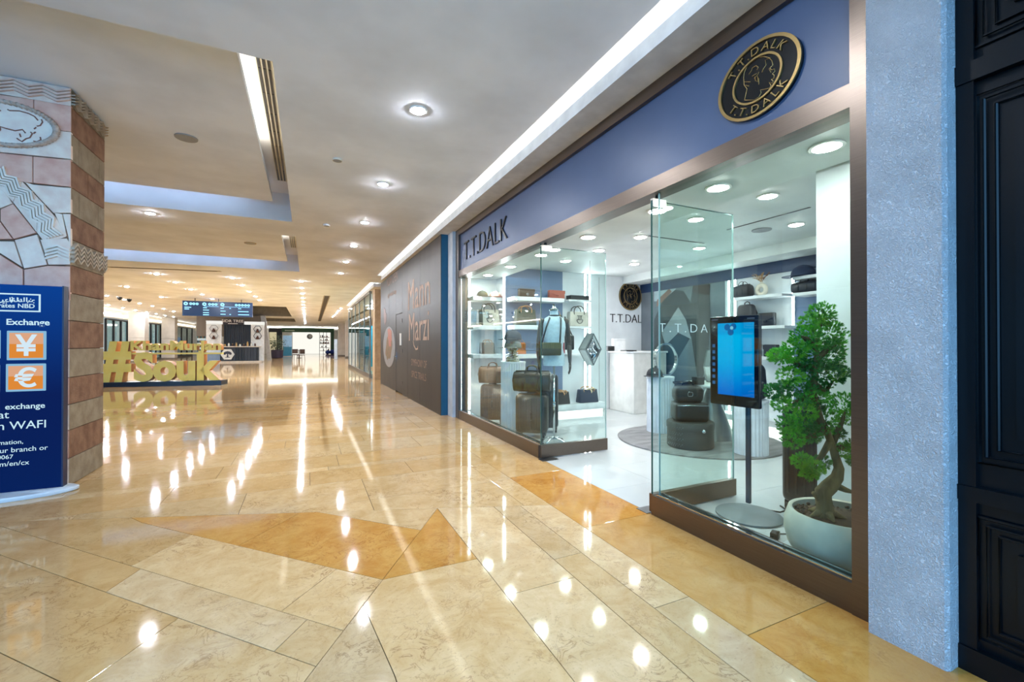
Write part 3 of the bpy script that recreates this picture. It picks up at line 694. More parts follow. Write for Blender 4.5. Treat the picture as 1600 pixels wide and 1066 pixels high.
# ---- currency exchange sign
KY = 5.36; kx1 = -2.03; kt = pY(97.5, 448, KY).z; kz0 = .035
def ksurf():
    m = P('backlit_blue_print', (0, 60, 160), .5, spec=.08); nt = m.node_tree; b = nt.nodes['Principled BSDF']
    tc = nd(nt, 'ShaderNodeTexCoord'); sp = nd(nt, 'ShaderNodeSeparateXYZ'); nt.links.new(tc.outputs['Object'], sp.inputs[0])
    mr = nd(nt, 'ShaderNodeMapRange'); mr.inputs['From Min'].default_value = .1; mr.inputs['From Max'].default_value = 1.85; nt.links.new(sp.outputs['Z'], mr.inputs['Value'])
    r = nd(nt, 'ShaderNodeValToRGB'); nt.links.new(mr.outputs[0], r.inputs[0]); r.color_ramp.elements[0].color = lin((0, 28, 88)); r.color_ramp.elements[1].color = lin((0, 72, 168))
    e = r.color_ramp.elements.new(.45); e.color = lin((2, 20, 84))
    nt.links.remove(b.inputs['Base Color'].links[0]); b.inputs['Base Color'].default_value = lin((0, 12, 44)); nt.links.new(r.outputs[0], b.inputs['Emission Color']); b.inputs['Emission Strength'].default_value = .36; return m
ks = thing('exchange_sign', 'tall backlit blue currency exchange sign on a white foot, by the stone column', 'sign', (kx1-.5, KY, 0))
MB().box(-.5, .5, 0, .07, kz0, kt).build('sign_panel', [ksurf()], ks)
MB().box(.5, .512, -.005, .075, kz0, kt+.005).build('side_trim', P('navy_trim', (10, 20, 60), .4), ks)
foot = MB(); foot.T = Matrix.Diagonal((.62, .22, 1, 1)); foot.lathe([(0,0),(.98,0),(1,.008),(1,.028),(.97,.036),(0,.036)], 48); foot.T = None
foot.build('foot', P('white_metal', (214, 222, 230), .35), ks, 40)
KW = E('sign_white', (205, 240, 255), .95)
def kq(x, y): p = pY(x, y, KY); return p.x-(kx1-.5), p.z
def kwords(txt, x0, yb_, yt, x1, mat=KW, **kw):
    a = kq(x0, yb_); b = kq(x1, yb_); c = kq(x0, yt); return words(txt, (a[0], -.003, a[1]), (1,0,0), (0,0,1), b[0]-a[0], c[1]-a[1], mat, ks, **kw)
def kright(txt, xr, yb_, yt, mat=KW, **kw):       # right aligned, true proportions
    a = kq(xr, yb_); h = kq(xr, yt)[1]-a[1]; gl = glyphs(txt, None, h); w = max(v.x for vv, ff in gl for v in vv)
    return words(txt, (a[0]-w, -.003, a[1]), (1,0,0), (0,0,1), w, h, mat, ks, **kw)
b0 = kq(63.5, 488); b1 = kq(63.5, 460)
mb = MB(); L_ = -.44
for x0, x1, z0, z1 in ((L_, b0[0], b0[1], b0[1]+.012), (L_, b0[0], b1[1]-.012, b1[1]), (b0[0]-.012, b0[0], b0[1], b1[1]), (L_, L_+.012, b0[1], b1[1])): mb.box(x0, x1, -.003, .001, z0, z1)
mb.build('logo_frame', KW, ks)
kright('Emirates NBD', 54.5, 481.9, 475.4, bold=.012)
kright('Foreign Exchange'[7:], 78, 511.5, 499.5, bold=.02)
kright('exchange', 70.5, 640, 629, bold=.01); kright('at', 14.5, 653.5, 644.5); kright('h in WAFI', 72, 668, 656)
kright('mation,', 36.5, 694, 687); kright('at our branch or', 75, 702.6, 695.4); kright('0067', 21, 716.5, 710.2); kright('com/en/cx', 46, 725.6, 718.4)
def arabic(xr, yb_, yt):                          # the bank's name, drawn stroke by stroke from right to left
    S_ = [[(54,469),(51,469),(50.5,472),(46,472),(46,469)], [(45,472),(42,472),(42,463)], [(38,463),(38,472),(34,472),(33,466)], [(33,472),(30,472),(29.5,468)], [(27.5,463),(27.5,472)], [(26,472),(23,472),(22.5,468)], [(20,464),(20,472)], [(18.5,468),(18,474)], [(16,463),(16,472)],
          [(13.5,472),(10,472),(9,468),(12,467)], [(8,472),(5,472),(4.5,468)], [(4,472),(1,474),(-2,472)], [(-5,463),(-5,472)]]
    mb = MB()
    for s in S_:
        mb.tube([(kq(x, 465+(y-463)*.72)[0], -.002, kq(x, 465+(y-463)*.72)[1]) for x, y in s], .0042, 5)
    for x, y in ((53,474.5),(48,466.5),(43.5,474.5),(28.5,465),(22,465),(19,463),(10,475),(5,475),(6.5,475)):
        q = kq(x, 465+(y-463)*.72); mb.ball((q[0], -.002, q[1]), (.0045, .003, .0045), 8, 5)
    mb.build('arabic_lettering', KW, ks)
arabic(54, 473, 463)
def money(x0, y0, x1, y1, sym):
    a = kq(x0, y1); b = kq(x1, y0); w, h = b[0]-a[0], b[1]-a[1]
    MB().rbox((a[0]+w/2, -.004, a[1]+h/2), (w, .012, h), .0055, 2).build('tile_border', E('tile_border', (150, 205, 240), .8), ks)
    MB().box(a[0]+.018, b[0]-.018, -.0125, -.009, a[1]+.018, a[1]+h*.55).build('tile_face', E('tile_orange', (238, 148, 62), .85), ks)
    MB().box(a[0]+.018, b[0]-.018, -.0125, -.009, a[1]+h*.55, b[1]-.018).build('tile_face', E('tile_peach', (236, 178, 140), .85), ks)
    if sym: words(sym, (a[0]+w*.22, -.015, a[1]+h*.14), (1,0,0), (0,0,1), w*.56, h*.74, E('tile_symbol', (216, 238, 250), .95), ks, 'currency_symbol', bold=.02)
money(11, 517.5, 73, 563, '\u00a5'); money(9.5, 568, 72.5, 612.5, '\u20ac'); money(-60, 516, 1.5, 561, None); money(-62, 570, .5, 615, None)
# ================================================================== GOLD LETTERS in the mall
A = pf(165, 605.5); B = pf(345.5, 602); u = (B-A); L_ = u.length; u.normalize(); nrm = Vector((-u.y, u.x, 0))
sk = thing('letter_sign', 'giant gold hashtag lettering in two lines standing on a navy base', 'sign', (A.x, A.y, 0), math.atan2(u.y, u.x))
MB().box(-.35, L_, 0, .5, 0, .145).build('base', P('navy_base', (6, 24, 48), .3), sk)
def on(x, y, k=.06):
    o = Vector((A.x, A.y, 0))+nrm*k; d = ray(x, y); t = (o-EYEV).dot(nrm)/d.dot(nrm); p = EYEV+d*t-o; return p.dot(u), p.z
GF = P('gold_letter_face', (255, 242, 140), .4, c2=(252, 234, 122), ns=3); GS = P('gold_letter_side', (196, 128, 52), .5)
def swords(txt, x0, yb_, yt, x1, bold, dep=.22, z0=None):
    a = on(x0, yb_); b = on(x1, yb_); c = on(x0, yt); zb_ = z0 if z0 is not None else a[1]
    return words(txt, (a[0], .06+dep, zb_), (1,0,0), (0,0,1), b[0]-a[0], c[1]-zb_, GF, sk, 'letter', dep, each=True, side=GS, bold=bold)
swords('#', 156, 594, 533.5, 205, .045, .24, .145); z_ = on(250, 553)[1]
swords('Souk', 208.5, 593.5, 550.5, 344, .045, .24, .145); swords('KhanMurJan', 203.5, 550.5, 532.5, 345.5, .04, .2, z_+.02)
MB().box(on(203, 550)[0], on(346, 550)[0], .08, .24, z_-.02, z_+.03).build('letter_rail', GF, sk)
# ================================================================== INSIDE THE SHOP: shell
SX1, SY0, SYB, SYF = 6.5, .90, 7.63, 7.28
TILEW = P('white_porcelain', (194, 199, 200), .05, ns=1.5, c2=(189, 194, 196)); GJ = P('grey_joint', (130, 134, 134), .8)
fs = struct(MB().box(2.47, SX1+.2, SY0-.1, 7.8, -.06, -.003).build('floor_shop', GJ)); 
for i in range(7):
    for j in range(12):
        x0 = 2.47+.6*i; y0 = SY0+.6*j-.05
        tile(rq(x0, min(x0+.6, SX1+.1), y0, min(y0+.6, 7.7)), TILEW, fs, 'floor_tile', gap=.0008)
BLUEW = P('slate_blue_wall', (112, 134, 166), .5, ns=1.5)
wf = sroot('wall_far', (0, 0, 0)); X = lambda px, Y: pY(px, 500, Y).x
xb0, xb1 = X(788, SYF), X(879, SYF)
MB().box(2.45, xb0, SYB, SYB+.1, 0, 2.8).build('wall_panel', SHOPW, wf)
MB().box(xb0, xb1, SYF, SYB+.1, 0, 2.8).build('blue_panel', BLUEW, wf)
MB().box(xb1, SX1+.1, SYF, SYB+.1, 0, 2.8).build('wall_panel', SHOPW, wf)
MB().box(xb0-.012, xb0, SYF, SYB, 0, 2.8).build('wall_panel', SHOPW, wf)
MB().box(X(936, SYF)-.004, X(936, SYF)+.004, SYF-.004, SYF, 0, 2.7).build('panel_joint', GREYP, wf)
wr = sroot('wall_shop_right', (SX1, 0, 0))
yb0 = pX(1240, 500, SX1).y
MB().box(0, .1, yb0, 7.3, 0, 2.8).build('wall_panel', SHOPW, wr); MB().box(0, .1, SY0, yb0, 0, 2.8).build('blue_panel', BLUEW, wr)
struct(MB().box(3.3, SX1+.1, SY0-.1, SY0, 0, 2.8).build('wall_shop_near', SHOPW)); struct(MB().box(3.3, 3.95, SY0, 1.89, 0, 2.75).build('wall_shop_pillar', SHOPW))
struct(MB().box(2.62, 3.3, SY0-.1, SY0+.05, 0, 2.8).build('wall_shop_corner', SHOPW))
cs = sroot('ceiling_shop', (0, 0, 0))
SHOPC = P('shop_ceiling_paint', (226, 232, 230), .6, ns=1.5)
MB().box(XF+.1, 3.245, SY0, SYB+.1, 2.56, 2.8).build('front_soffit', SHOPC, cs); MB().box(3.245, SX1+.1, SY0, SYB+.1, 2.75, 2.85).build('ceiling_board', SHOPC, cs)
MB().box(SX1-.5, SX1, 3.0, SYF, 2.60, 2.76).build('dropped_edge', SHOPC, cs)
MB().box(SX1-.03, SX1, SY0, SYF, 2.42, 2.60).build('dark_blue_band', P('deep_blue_band', (28, 54, 92), .45), cs)
a = pf(1136, 359, 2.75); b = pf(1272, 325, 2.75)
MB().box(a.x-.012, a.x+.012, b.y, a.y, 2.745, 2.751).build('slot_line', BLACK, cs)
for k, px in enumerate(((1032, 371), )):
    q = pf(*px, 2.75); MB().box(q.x-.2, q.x+.8, q.y-.01, q.y+.01, 2.745, 2.751).build('slot_line', BLACK, cs)
SLM = E('shop_lamp_diffuser', (255, 252, 246), SHOPLAMP)
g_, lb = 'shop downlights above the window', 'round downlight glowing white in the shop soffit behind the glass'
s0 = None
for k, y in enumerate((1.59, 2.37, 3.02, 4.1, 5.2, 6.18, 7.13)):
    lb = '%s downlight of the shop window soffit, counted from the right jamb' % ORD[k]
    if s0 is None: s0 = downlight(2.885, y, 2.56, .075, SLM, lb, g_)
    else: dup(s0, (2.885, y, 2.56), label=lb)
for k, (x, y) in enumerate(((3.96, 2.70), (3.96, 3.55), (3.96, 4.45), (3.96, 5.35), (3.96, 6.3), (5.2, 3.2), (5.2, 4.6), (5.2, 6.0))):
    dup(s0, (x, y, 2.75), label='%s downlight of the front row in the upper shop ceiling, from the right' % ORD[k] if k < 5 else '%s downlight of the rear row in the upper shop ceiling, from the right' % ORD[k-5], group='shop downlights of the upper ceiling')
disc_fit('ceiling_speaker', 'grey round speaker in the shop ceiling near the dark blue band', 'speaker', pf(1190, 359, 2.75), .11, .012, GREYP)
# ------------------------------------------------------------------ LED strips
LEDM = E('led_strip', (246, 250, 255), LED)
def led(p, z0, z1, wx, wy, label, horizontal=None):
    t = thing('led_strip', label, 'led light', (p[0], p[1], z0)); h = z1-z0
    MB().box(-wx, wx, -wy, wy, 0, h).build('channel', SHOPW, t)
    MB().box(-wx*.8 if wx >= wy else -wx-.003, wx*.8 if wx >= wy else -wx, -wy-.003 if wx >= wy else -wy*.8, -wy if wx >= wy else wy*.8, .01, h-.01).build('diffuser', LEDM, t)
for px, Y, lb in ((722, SYB-.012, 'leftmost upright led strip of the shop, beside the left jamb'), (733, SYB-.012, 'upright led strip left of the white bay with the two caps'), (787.5, SYF-.02, 'upright led strip between the cap bay and the blue bay'),
                  (914, SYF-.012, 'left of the two upright led strips behind the silver diamond'), (921, SYF-.012, 'right of the two upright led strips behind the silver diamond')):
    led((X(px, Y), Y), .12, 2.55 if px < 760 else 2.74, .022, .008, lb)
for px, z1, lb in ((1139.5, 2.42, 'left of the two upright led strips beside the grey mural'), (1149, 2.42, 'right of the two upright led strips beside the grey mural'), (1240, 2.42, 'upright led strip at the edge of the right blue bay')):
    q = pX(px, 500, SX1-.012); led((q.x, q.y), .2 if px < 1200 else pX(1240, 512, SX1-.012).z, z1, .008, .02, lb)
# ledges with lit plinths
LEDGE = P('ledge_white', (226, 230, 232), .3)
lg = thing('display_ledge', 'long low white ledge with lit plinth along the far shop wall', 'ledge', (xb0, 6.93, 0)); xe = X(946, 6.93)
MB().box(0, xe-xb0, 0, SYF-6.93, .11, .20).build('ledge_top', LEDGE, lg); MB().box(0.02, xe-xb0-.03, .05, SYF-6.93, 0, .075).build('lit_plinth', E('plinth_glow', (255, 252, 244), 2.01), lg); MB().box(0.02, xe-xb0-.03, .02, SYF-6.93, .075, .11).build('ledge_skirt', LEDGE, lg)
lg = thing('display_ledge', 'low white ledge with lit plinth along the right shop wall behind the rug', 'ledge', (SX1-.3, 2.6, 0))
MB().box(0, .296, 0, 3.4, .11, .20).build('ledge_top', LEDGE, lg); MB().box(.06, .296, .03, 3.37, 0, .108).build('lit_plinth', E('plinth_glow', (255, 252, 244), 2.01), lg)
# ------------------------------------------------------------------ shelves
SHELF = P('shelf_white', (228, 232, 234), .4)
def shelf(label, x0, x1, y0, y1, zt, th=.075):
    t = thing('wall_shelf', label, 'shelf', ((x0+x1)/2, (y0+y1)/2, zt-th)); w, d = (x1-x0)/2, (y1-y0)/2
    MB().rbox((0, 0, th/2), (2*w, 2*d, th), .004, 1).build('board', SHELF, t); return zt
YS1, YS2, YS3 = 7.28, 6.95, 7.03
x0, x1 = X(739, YS1), X(785, YS1)
Z1 = [shelf('white shelf of the left bay carrying ' + lb, x0, x1, YS1, SYB-.002, pY(760, y, YS1).z) for y, lb in ((463.5, 'two caps'), (508.5, 'the beige and olive tote'), (553.5, 'the grey handbag'))]
x0, x1 = X(804, YS2), X(882, YS2)
Z2 = [shelf('white shelf on the blue wall carrying ' + lb, x0, x1, YS2, SYF-.002, pY(840, y, YS2).z) for y, lb in ((464.5, 'two clutches'), (508.5, 'the green satchel'), (553.5, 'the orange and red bags'))]
x0, x1 = X(889, YS3), X(925, YS3)
Z3 = [shelf('slim white shelf right of the blue wall carrying ' + lb, x0, x1, YS3, SYF-.002, pY(905, y, YS3).z, .035) for y, lb in ((468.5, 'the flat black box'), (510, 'the beige tote'), (553.5, 'nothing, behind the silver diamond'))]
def yR(px): return pX(px, 500, SX1-.3).y
XR = SX1-.3
def zR(px, y): return pX(px, y, XR).z
def rshelf(label, pa, pb, y, th=.045): return shelf(label, XR, SX1-.032 if False else SX1-.002, yR(pb), yR(pa), zR((pa+pb)/2, y), th)
R1 = rshelf('white shelf on the right wall carrying the donut vase', 1147, 1222, 461.5)
R2 = rshelf('white shelf on the right wall carrying the black backpack and clutch', 1147, 1226, 509.5)
R3 = rshelf('white shelf on the right wall just above the grooved pedestal backpack', 1147, 1226, 557.5)
R4 = rshelf('upper white shelf of the right blue bay under the navy cap', 1238, 1280, 430)
R5 = rshelf('second white shelf of the right blue bay under the navy pouch', 1238, 1282, 456)
# ------------------------------------------------------------------ bags, caps, luggage
def leather(name, c, r=.42): return P('leather_'+name, c, r, bump=.22, bs=180, ns=5)
def tote(label, loc, w, h, d, m, hm, rz=0, hh=.5, parts='tote', panel=None, group=None, name='tote_bag', mono=None, scarf=None):
    t = thing(name, label, 'bag', loc, rz, group)
    def sh(p):
        k = 1.0-.10*(p.z/h+.5); return (p.x*k*(1 if True else 1), p.y*(1.05-.35*(p.z/h+.5)), p.z)
    MB().rbox((0, 0, h/2), (w, d, h), min(d, w)*.10, 2, shape=sh).build('body', m, t, 50)
    for s in (-1, 1):
        y = s*d*.36; ww = w*.26; hz = h+h*hh*.9
        MB().tube([(-ww, y, h*.80), (-ww*1.02, y, h*1.0), (-ww*.85, y, h+(hz-h)*.6), (-ww*.4, y, hz*.99), (0, y, hz), (ww*.4, y, hz*.99), (ww*.85, y, h+(hz-h)*.6), (ww*1.02, y, h), (ww, y, h*.80)], w*.022, 8).build('handle', hm, t, True)
    if panel: MB().rbox((-w*.40, 0, h/2), (w*.2, d*1.03, h*.99), min(d, w)*.09, 2, shape=lambda p: (p.x, p.y*(1.05-.35*(p.z/h+.5)), p.z)).build('side_panel', panel, t, 50)
    if mono:
        mb = MB(); y = -d*.50
        mb.tube([(-.13*w, y, h*.72), (.13*w, y, h*.72)], w*.017, 6); mb.tube([(-.13*w, y-.002, h*.46), (.15*w, y-.002, h*.46)], w*.017, 6)
        for x in (-.05*w, .06*w): mb.tube([(x, y, h*.46), (x, y, h*.72)], w*.017, 6)
        mb.tube([(.15*w*math.cos(a), y-.002, h*.46+.26*h*math.sin(a)) for a in [PI+PI*k/10 for k in range(11)]], w*.02, 6)
        mb.build('stitched_emblem', mono, t, True)
    if scarf:
        mb = MB()
        for a, b, c in (((-.2, -.52, .98), (-.05, -.62, 1.06), (.02, -.6, 1.0)), ((.02, -.6, 1.0), (.16, -.62, 1.1), (.3, -.55, .96)), ((.02, -.6, 1.0), (.1, -.6, .85), (.08, -.6, .72))):
            mb.tube([(p[0]*w, p[1]*d, p[2]*h) for p in (a, b, c)], [w*.02, w*.045, w*.02], 6, squash=.5)
        mb.build('scarf', scarf, t, True)
    return t
def clutch(label, loc, w, h, d, m, clasp, rz=0):
    t = thing('clutch_bag', label, 'bag', loc, rz)
    MB().rbox((0, 0, h/2), (w, d, h), d*.18, 2).build('body', m, t, 50)
    mb = MB(); mb.prism([(-w*.49, -d*.5, h*.97), (w*.49, -d*.5, h*.97), (w*.49, -d*.5, h*.62), (w*.22, -d*.5, h*.50), (0, -d*.5, h*.36), (-w*.22, -d*.5, h*.50), (-w*.49, -d*.5, h*.62)], (0, -.012, 0)); mb.build('flap', m, t)
    mb = MB(); mb.lathe([(.014, -.004), (.024, -.004), (.024, .004), (.014, .004), (.014, -.004)], 16); 
    T_ = Matrix.Translation((0, -d*.5-.016, h*.36)) @ Matrix.Rotation(PI/2, 4, 'X'); mb.V = [T_ @ v for v in mb.V]; mb.build('clasp', clasp, t, True)
    return t
def cap(label, loc, s, m, bm_, rz=0, logo=None):
    t = thing('cap', label, 'cap', loc, rz)
    mb = MB(); mb.lathe([(s*.50, 0), (s*.52, s*.10), (s*.49, s*.27), (s*.40, s*.43), (s*.24, s*.54), (s*.06, s*.585), (0, s*.59)], 24); mb.build('crown', m, t, True)
    mb = MB(); mb.ball((0, 0, s*.595), s*.035, 10, 6); mb.build('button', m, t, True)
    top, bot = [], []
    N = 12; mb = MB(); vs = []; 
    for i in range(N+1):
        a = PI+PI*(.12+.76*i/N); r0 = s*.50
        for k in (0, 1, 2, 3):
            r = r0+s*.42*k/3*(math.sin(PI*(.12+.76*i/N))**.8); z = s*.06-s*.07*(k/3)**2-s*.05*abs(math.cos(a))**2*k/3
            vs.append((r*math.cos(a), r*math.sin(a), max(z, .004)))
    n0 = len(vs); vs += [(x, y, z+s*.022) for x, y, z in vs]; fs_ = []
    for i in range(N):
        for k in range(3):
            q = i*4+k; fs_ += [(q, q+1, q+5, q+4), (n0+q, n0+q+4, n0+q+5, n0+q+1)]
    for i in range(N): q = i*4+3; fs_.append((q, q+4, n0+q+4, n0+q)); q = i*4; fs_.append((q, n0+q, n0+q+4, q+4))
    for i in (0, N):
        for k in range(3): q = i*4+k; fs_.append((q, n0+q, n0+q+1, q+1))
    mb.add(vs, fs_); mb.build('brim', bm_, t, True)
    if logo:
        mb = MB(); 
        for dx in (-.05, .05): mb.ball((dx*s*1.6, -s*.485, s*.27), (s*.05, s*.02, s*.07), 8, 6)
        mb.build('badge', logo, t, True)
    return t
def duffel(label, loc, w, h, d, m, hm, rz=0):
    t = thing('duffel_bag', label, 'bag', loc, rz)
    mb = MB(); n = 20; prof = []
    secs = [(-.5, .80), (-.485, .95), (-.46, 1.0), (-.2, 1.03), (0, 1.04), (.2, 1.03), (.46, 1.0), (.485, .95), (.5, .80)]
    vs = []
    for xs, k in secs:
        for i in range(n):
            a = 2*PI*i/n; c, s_ = math.cos(a), math.sin(a)
            yy = abs(c)**.75*(1 if c > 0 else -1)*d/2*k; zz = abs(s_)**.7*(1 if s_ > 0 else -1)*h/2*k
            vs.append((xs*w, yy, h/2+max(zz, -h*.5)))
    fs_ = [tuple(range(n))[::-1], tuple(range((len(secs)-1)*n, len(secs)*n))]
    for k in range(len(secs)-1):
        for i in range(n): j = (i+1) % n; fs_.append((k*n+i, k*n+j, (k+1)*n+j, (k+1)*n+i))
    mb.add(vs, fs_); mb.build('body', m, t, 55)
    for s in (-1, 1):
        y = s*d*.44; x = w*.17; MB().tube([(-x, s*d*.52, h*.2), (-x, s*d*.52, h*.6), (-x, y*.8, h*.97), (-x*.8, y*.5, h*1.2), (-x*.3, y*.35, h*1.28), (x*.3, y*.35, h*1.28), (x*.8, y*.5, h*1.2), (x, y*.8, h*.97), (x, s*d*.52, h*.6), (x, s*d*.52, h*.2)], w*.017, 8).build('handle', hm, t, True)
    MB().tube([(-w*.45, 0, h*1.015), (0, 0, h*1.03), (w*.45, 0, h*1.015)], .008, 6).build('zip', BLACKM, t, True)
    for s in (-1, 1): MB().tube([(s*w*.5, d*.3, h*.5), (s*w*.53, 0, h*.62), (s*w*.5, -d*.3, h*.5)], .011, 6).build('end_strap', hm, t, True)
    return t
def suitcase(label, loc, w, h, d, m, rz=0):
    t = thing('suitcase', label, 'suitcase', loc, rz); wb = .07
    MB().rbox((0, 0, wb+(h-wb)/2), (w, d, h-wb), min(w, d)*.22, 4).build('shell', m, t, 50)
    for k in range(5):
        x = -w*.32+w*.16*k; MB().rbox((x, -d*.5, wb+(h-wb)/2), (w*.05, .014, (h-wb)*.78), .006, 2).build('rib', m, t, 50)
    for s in (-1, 1):
        for q in (-1, 1):
            mb = MB(); T_ = Matrix.Translation((s*w*.38, q*d*.32, .036)) @ Matrix.Rotation(PI/2, 4, 'Y'); mb.T = T_; mb.lathe([(0, -.016), (.03, -.016), (.035, -.01), (.035, .01), (.03, .016), (0, .016)], 16); mb.T = None
            mb.box(s*w*.38-.024, s*w*.38+.024, q*d*.32-.014, q*d*.32+.014, .045, .085); mb.build('wheel', BLACK, t, 40)
    MB().tube([(-w*.16, 0, h-.01), (-w*.15, 0, h+.008), (w*.15, 0, h+.008), (w*.16, 0, h-.01)], .012, 8).build('top_handle', BLACK, t, True)
    MB().tube([(0, -d*.5-.0, h*.42), (0, -d*.5-.03, h*.44), (0, -d*.5-.03, h*.58), (0, -d*.5, h*.6)], .011, 8).build('side_handle', BLACK, t, True)
    return t
def backpack(label, loc, w, h, d, m, rz=0, badge=None):
    t = thing('backpack', label, 'bag', loc, rz)
    def sh(p): k = 1-.22*max(0, p.z/h+.5)**3; return (p.x*k, p.y*(1.0-.3*(p.z/h+.5)**2), p.z)
    MB().rbox((0, 0, h/2), (w, d, h), min(w, d)*.32, 4, shape=sh).build('body', m, t, 60)
    MB().rbox((0, -d*.50, h*.27), (w*.82, d*.28, h*.46), d*.11, 3).build('front_pocket', m, t, 60)
    MB().tube([(-w*.14, d*.1, h*.98), (-w*.13, d*.1, h*1.08), (0, d*.1, h*1.13), (w*.13, d*.1, h*1.08), (w*.14, d*.1, h*.98)], w*.025, 8).build('handle', BLACK, t, True)
    MB().tube([(-w*.42, -d*.30, h*.55), (-w*.36, -d*.31, h*.78), (0, -d*.30, h*.88), (w*.36, -d*.31, h*.78), (w*.42, -d*.30, h*.55)], .006, 6).build('zip', CHROME if badge else BLACKM, t, True)
    for s in (-1, 1): MB().tube([(s*w*.28, d*.4, h*.9), (s*w*.34, d*.62, h*.62), (s*w*.32, d*.5, h*.1)], w*.045, 8, squash=.4).build('shoulder_strap', BLACK, t, True)
    if badge: MB().box(-w*.06, w*.06, -d*.5-.006, -d*.36, h*.64, h*.74).build('badge', badge, t)
    return t
def fit(x0, x1, yb, yt, Y, z=None):
    a = pY((x0+x1)/2, yb, Y); w = pY(x1, yb, Y).x-pY(x0, yb, Y).x; zb = a.z if z is None else z; return (a.x, Y, zb), w, pY((x0+x1)/2, yt, Y).z-zb
def fitX(x0, x1, yb, yt, XX, z=None):
    a = pX((x0+x1)/2, yb, XX); w = pX(x0, yb, XX).y-pX(x1, yb, XX).y; zb = a.z if z is None else z; return (XX, a.y, zb), w, pX((x0+x1)/2, yt, XX).z-zb
OLIVE = leather('olive', (72, 68, 50)); TANL = leather('tan', (196, 146, 96)); BEIGE = leather('beige', (206, 200, 186)); BRN = leather('brown', (72, 54, 42)); RUST = leather('rust', (170, 84, 62))
GRN = leather('green', (42, 62, 52)); GREYL = leather('grey', (120, 118, 114)); ORNG = leather('orange', (196, 112, 56)); REDL = leather('red', (150, 30, 50)); NAVL = leather('navy', (26, 44, 70)); KHAKI = leather('khaki', (38, 33, 24), .3)
PINKC = P('pink_cloth', (236, 190, 176), .8); OLC = P('olive_cloth', (66, 66, 52), .8); DKC = P('dark_cloth', (40, 42, 48), .8, bump=.1, bs=200); NAVYC = P('navy_cloth', (28, 44, 76), .75)
(l, w, h) = fit(744, 763, 463.5, 452, 7.42, Z1[0]); cap('olive cap on the top shelf of the left bay', l, w*.85, OLC, BRN, .5, GOLD)
(l, w, h) = fit(764, 783, 463.5, 453, 7.42, Z1[0]); cap('pale pink cap on the top shelf of the left bay', l, w*.85, PINKC, RUST, .5)
(l, w, h) = fit(746.5, 779, 508.5, 484, 7.42, Z1[1]); tote('beige tote bag with olive end panel on the middle shelf of the left bay', l, w, h, .17, BEIGE, P('handle_grey', (70, 66, 64), .5), 0, .4, panel=OLIVE, mono=GREYL)
(l, w, h) = fit(751, 772, 553.5, 535.5, 7.42, Z1[2]); tote('small grey handbag with tan handles on the lowest shelf of the left bay', l, w, h, .14, GREYL, TANL, 0, .28, panel=leather('dark_grey', (62, 60, 60)))
(l, w, h) = fit(810, 834, 464.5, 451.5, 7.1, Z2[0]); clutch('dark brown clutch on the top shelf of the blue wall', l, w, h, .09, BRN, CHROME)
(l, w, h) = fit(857, 881, 464.5, 454, 7.1, Z2[0]); clutch('rust red clutch on the top shelf of the blue wall', l, w, h, .09, RUST, RUST)
(l, w, h) = fit(804.5, 836, 508.5, 484, 7.1, Z2[1]); tote('dark green satchel with tan ring handles on the blue wall', l, w, h, .16, GRN, TANL, 0, .25, mono=None)
(l, w, h) = fit(861, 877, 508.5, 492, 7.1, Z2[1]); tote('small green bag with tan handles behind the mannequin shoulder', l, w, h, .13, GRN, TANL, 0, .35)
(l, w, h) = fit(803, 820, 553.5, 535.5, 7.1, Z2[2]); t = tote('orange handbag with fringe on the lowest shelf of the blue wall', l, w, h, .14, ORNG, TANL, 0, .3)
for k in range(6): MB().box(-w*.42+w*.15*k, -w*.34+w*.15*k, -.078, -.062, h*.35, h*.9).build('fringe', leather('fringe', (150, 82, 34)), t)
(l, w, h) = fit(866, 881, 553.5, 535.5, 7.1, Z2[2]); clutch('crimson bag on the lowest shelf of the blue wall behind the mannequin', l, w, h, .12, REDL, GOLD)
(l, w, h) = fit(863, 888, 634, 612, 7.08, .20); tote('black tote with a tan scarf on the lit ledge', l, w, h, .16, LEATHB, TANL, 0, .12, scarf=TANL)
(l, w, h) = fit(903, 932, 632, 608, 7.08, .20); tote('navy tote with a cream scarf on the lit ledge', l, w, h, .16, NAVL, TANL, 0, .2, scarf=P('cream_scarf', (220, 196, 160), .7))
(l, w, h) = fit(888.5, 917, 468.5, 462.5, 7.16, Z3[0])
bx = thing('flat_box', 'flat black box on the top slim shelf right of the blue wall', 'box', l); MB().rbox((0, 0, h*.36), (w, .17, h*.7), .004, 2).build('tray', BLACK, bx); MB().rbox((0, 0, h*.84), (w*1.01, .175, h*.3), .004, 2).build('lid', DKC, bx)
(l, w, h) = fit(887.5, 917.5, 510, 487.5, 7.16, Z3[1]); tote('beige tote with stitched emblem on the slim shelf above the silver diamond', l, w, h, .16, BEIGE, P('handle_grey', (70, 66, 64), .5), 0, .42, mono=GREYL)
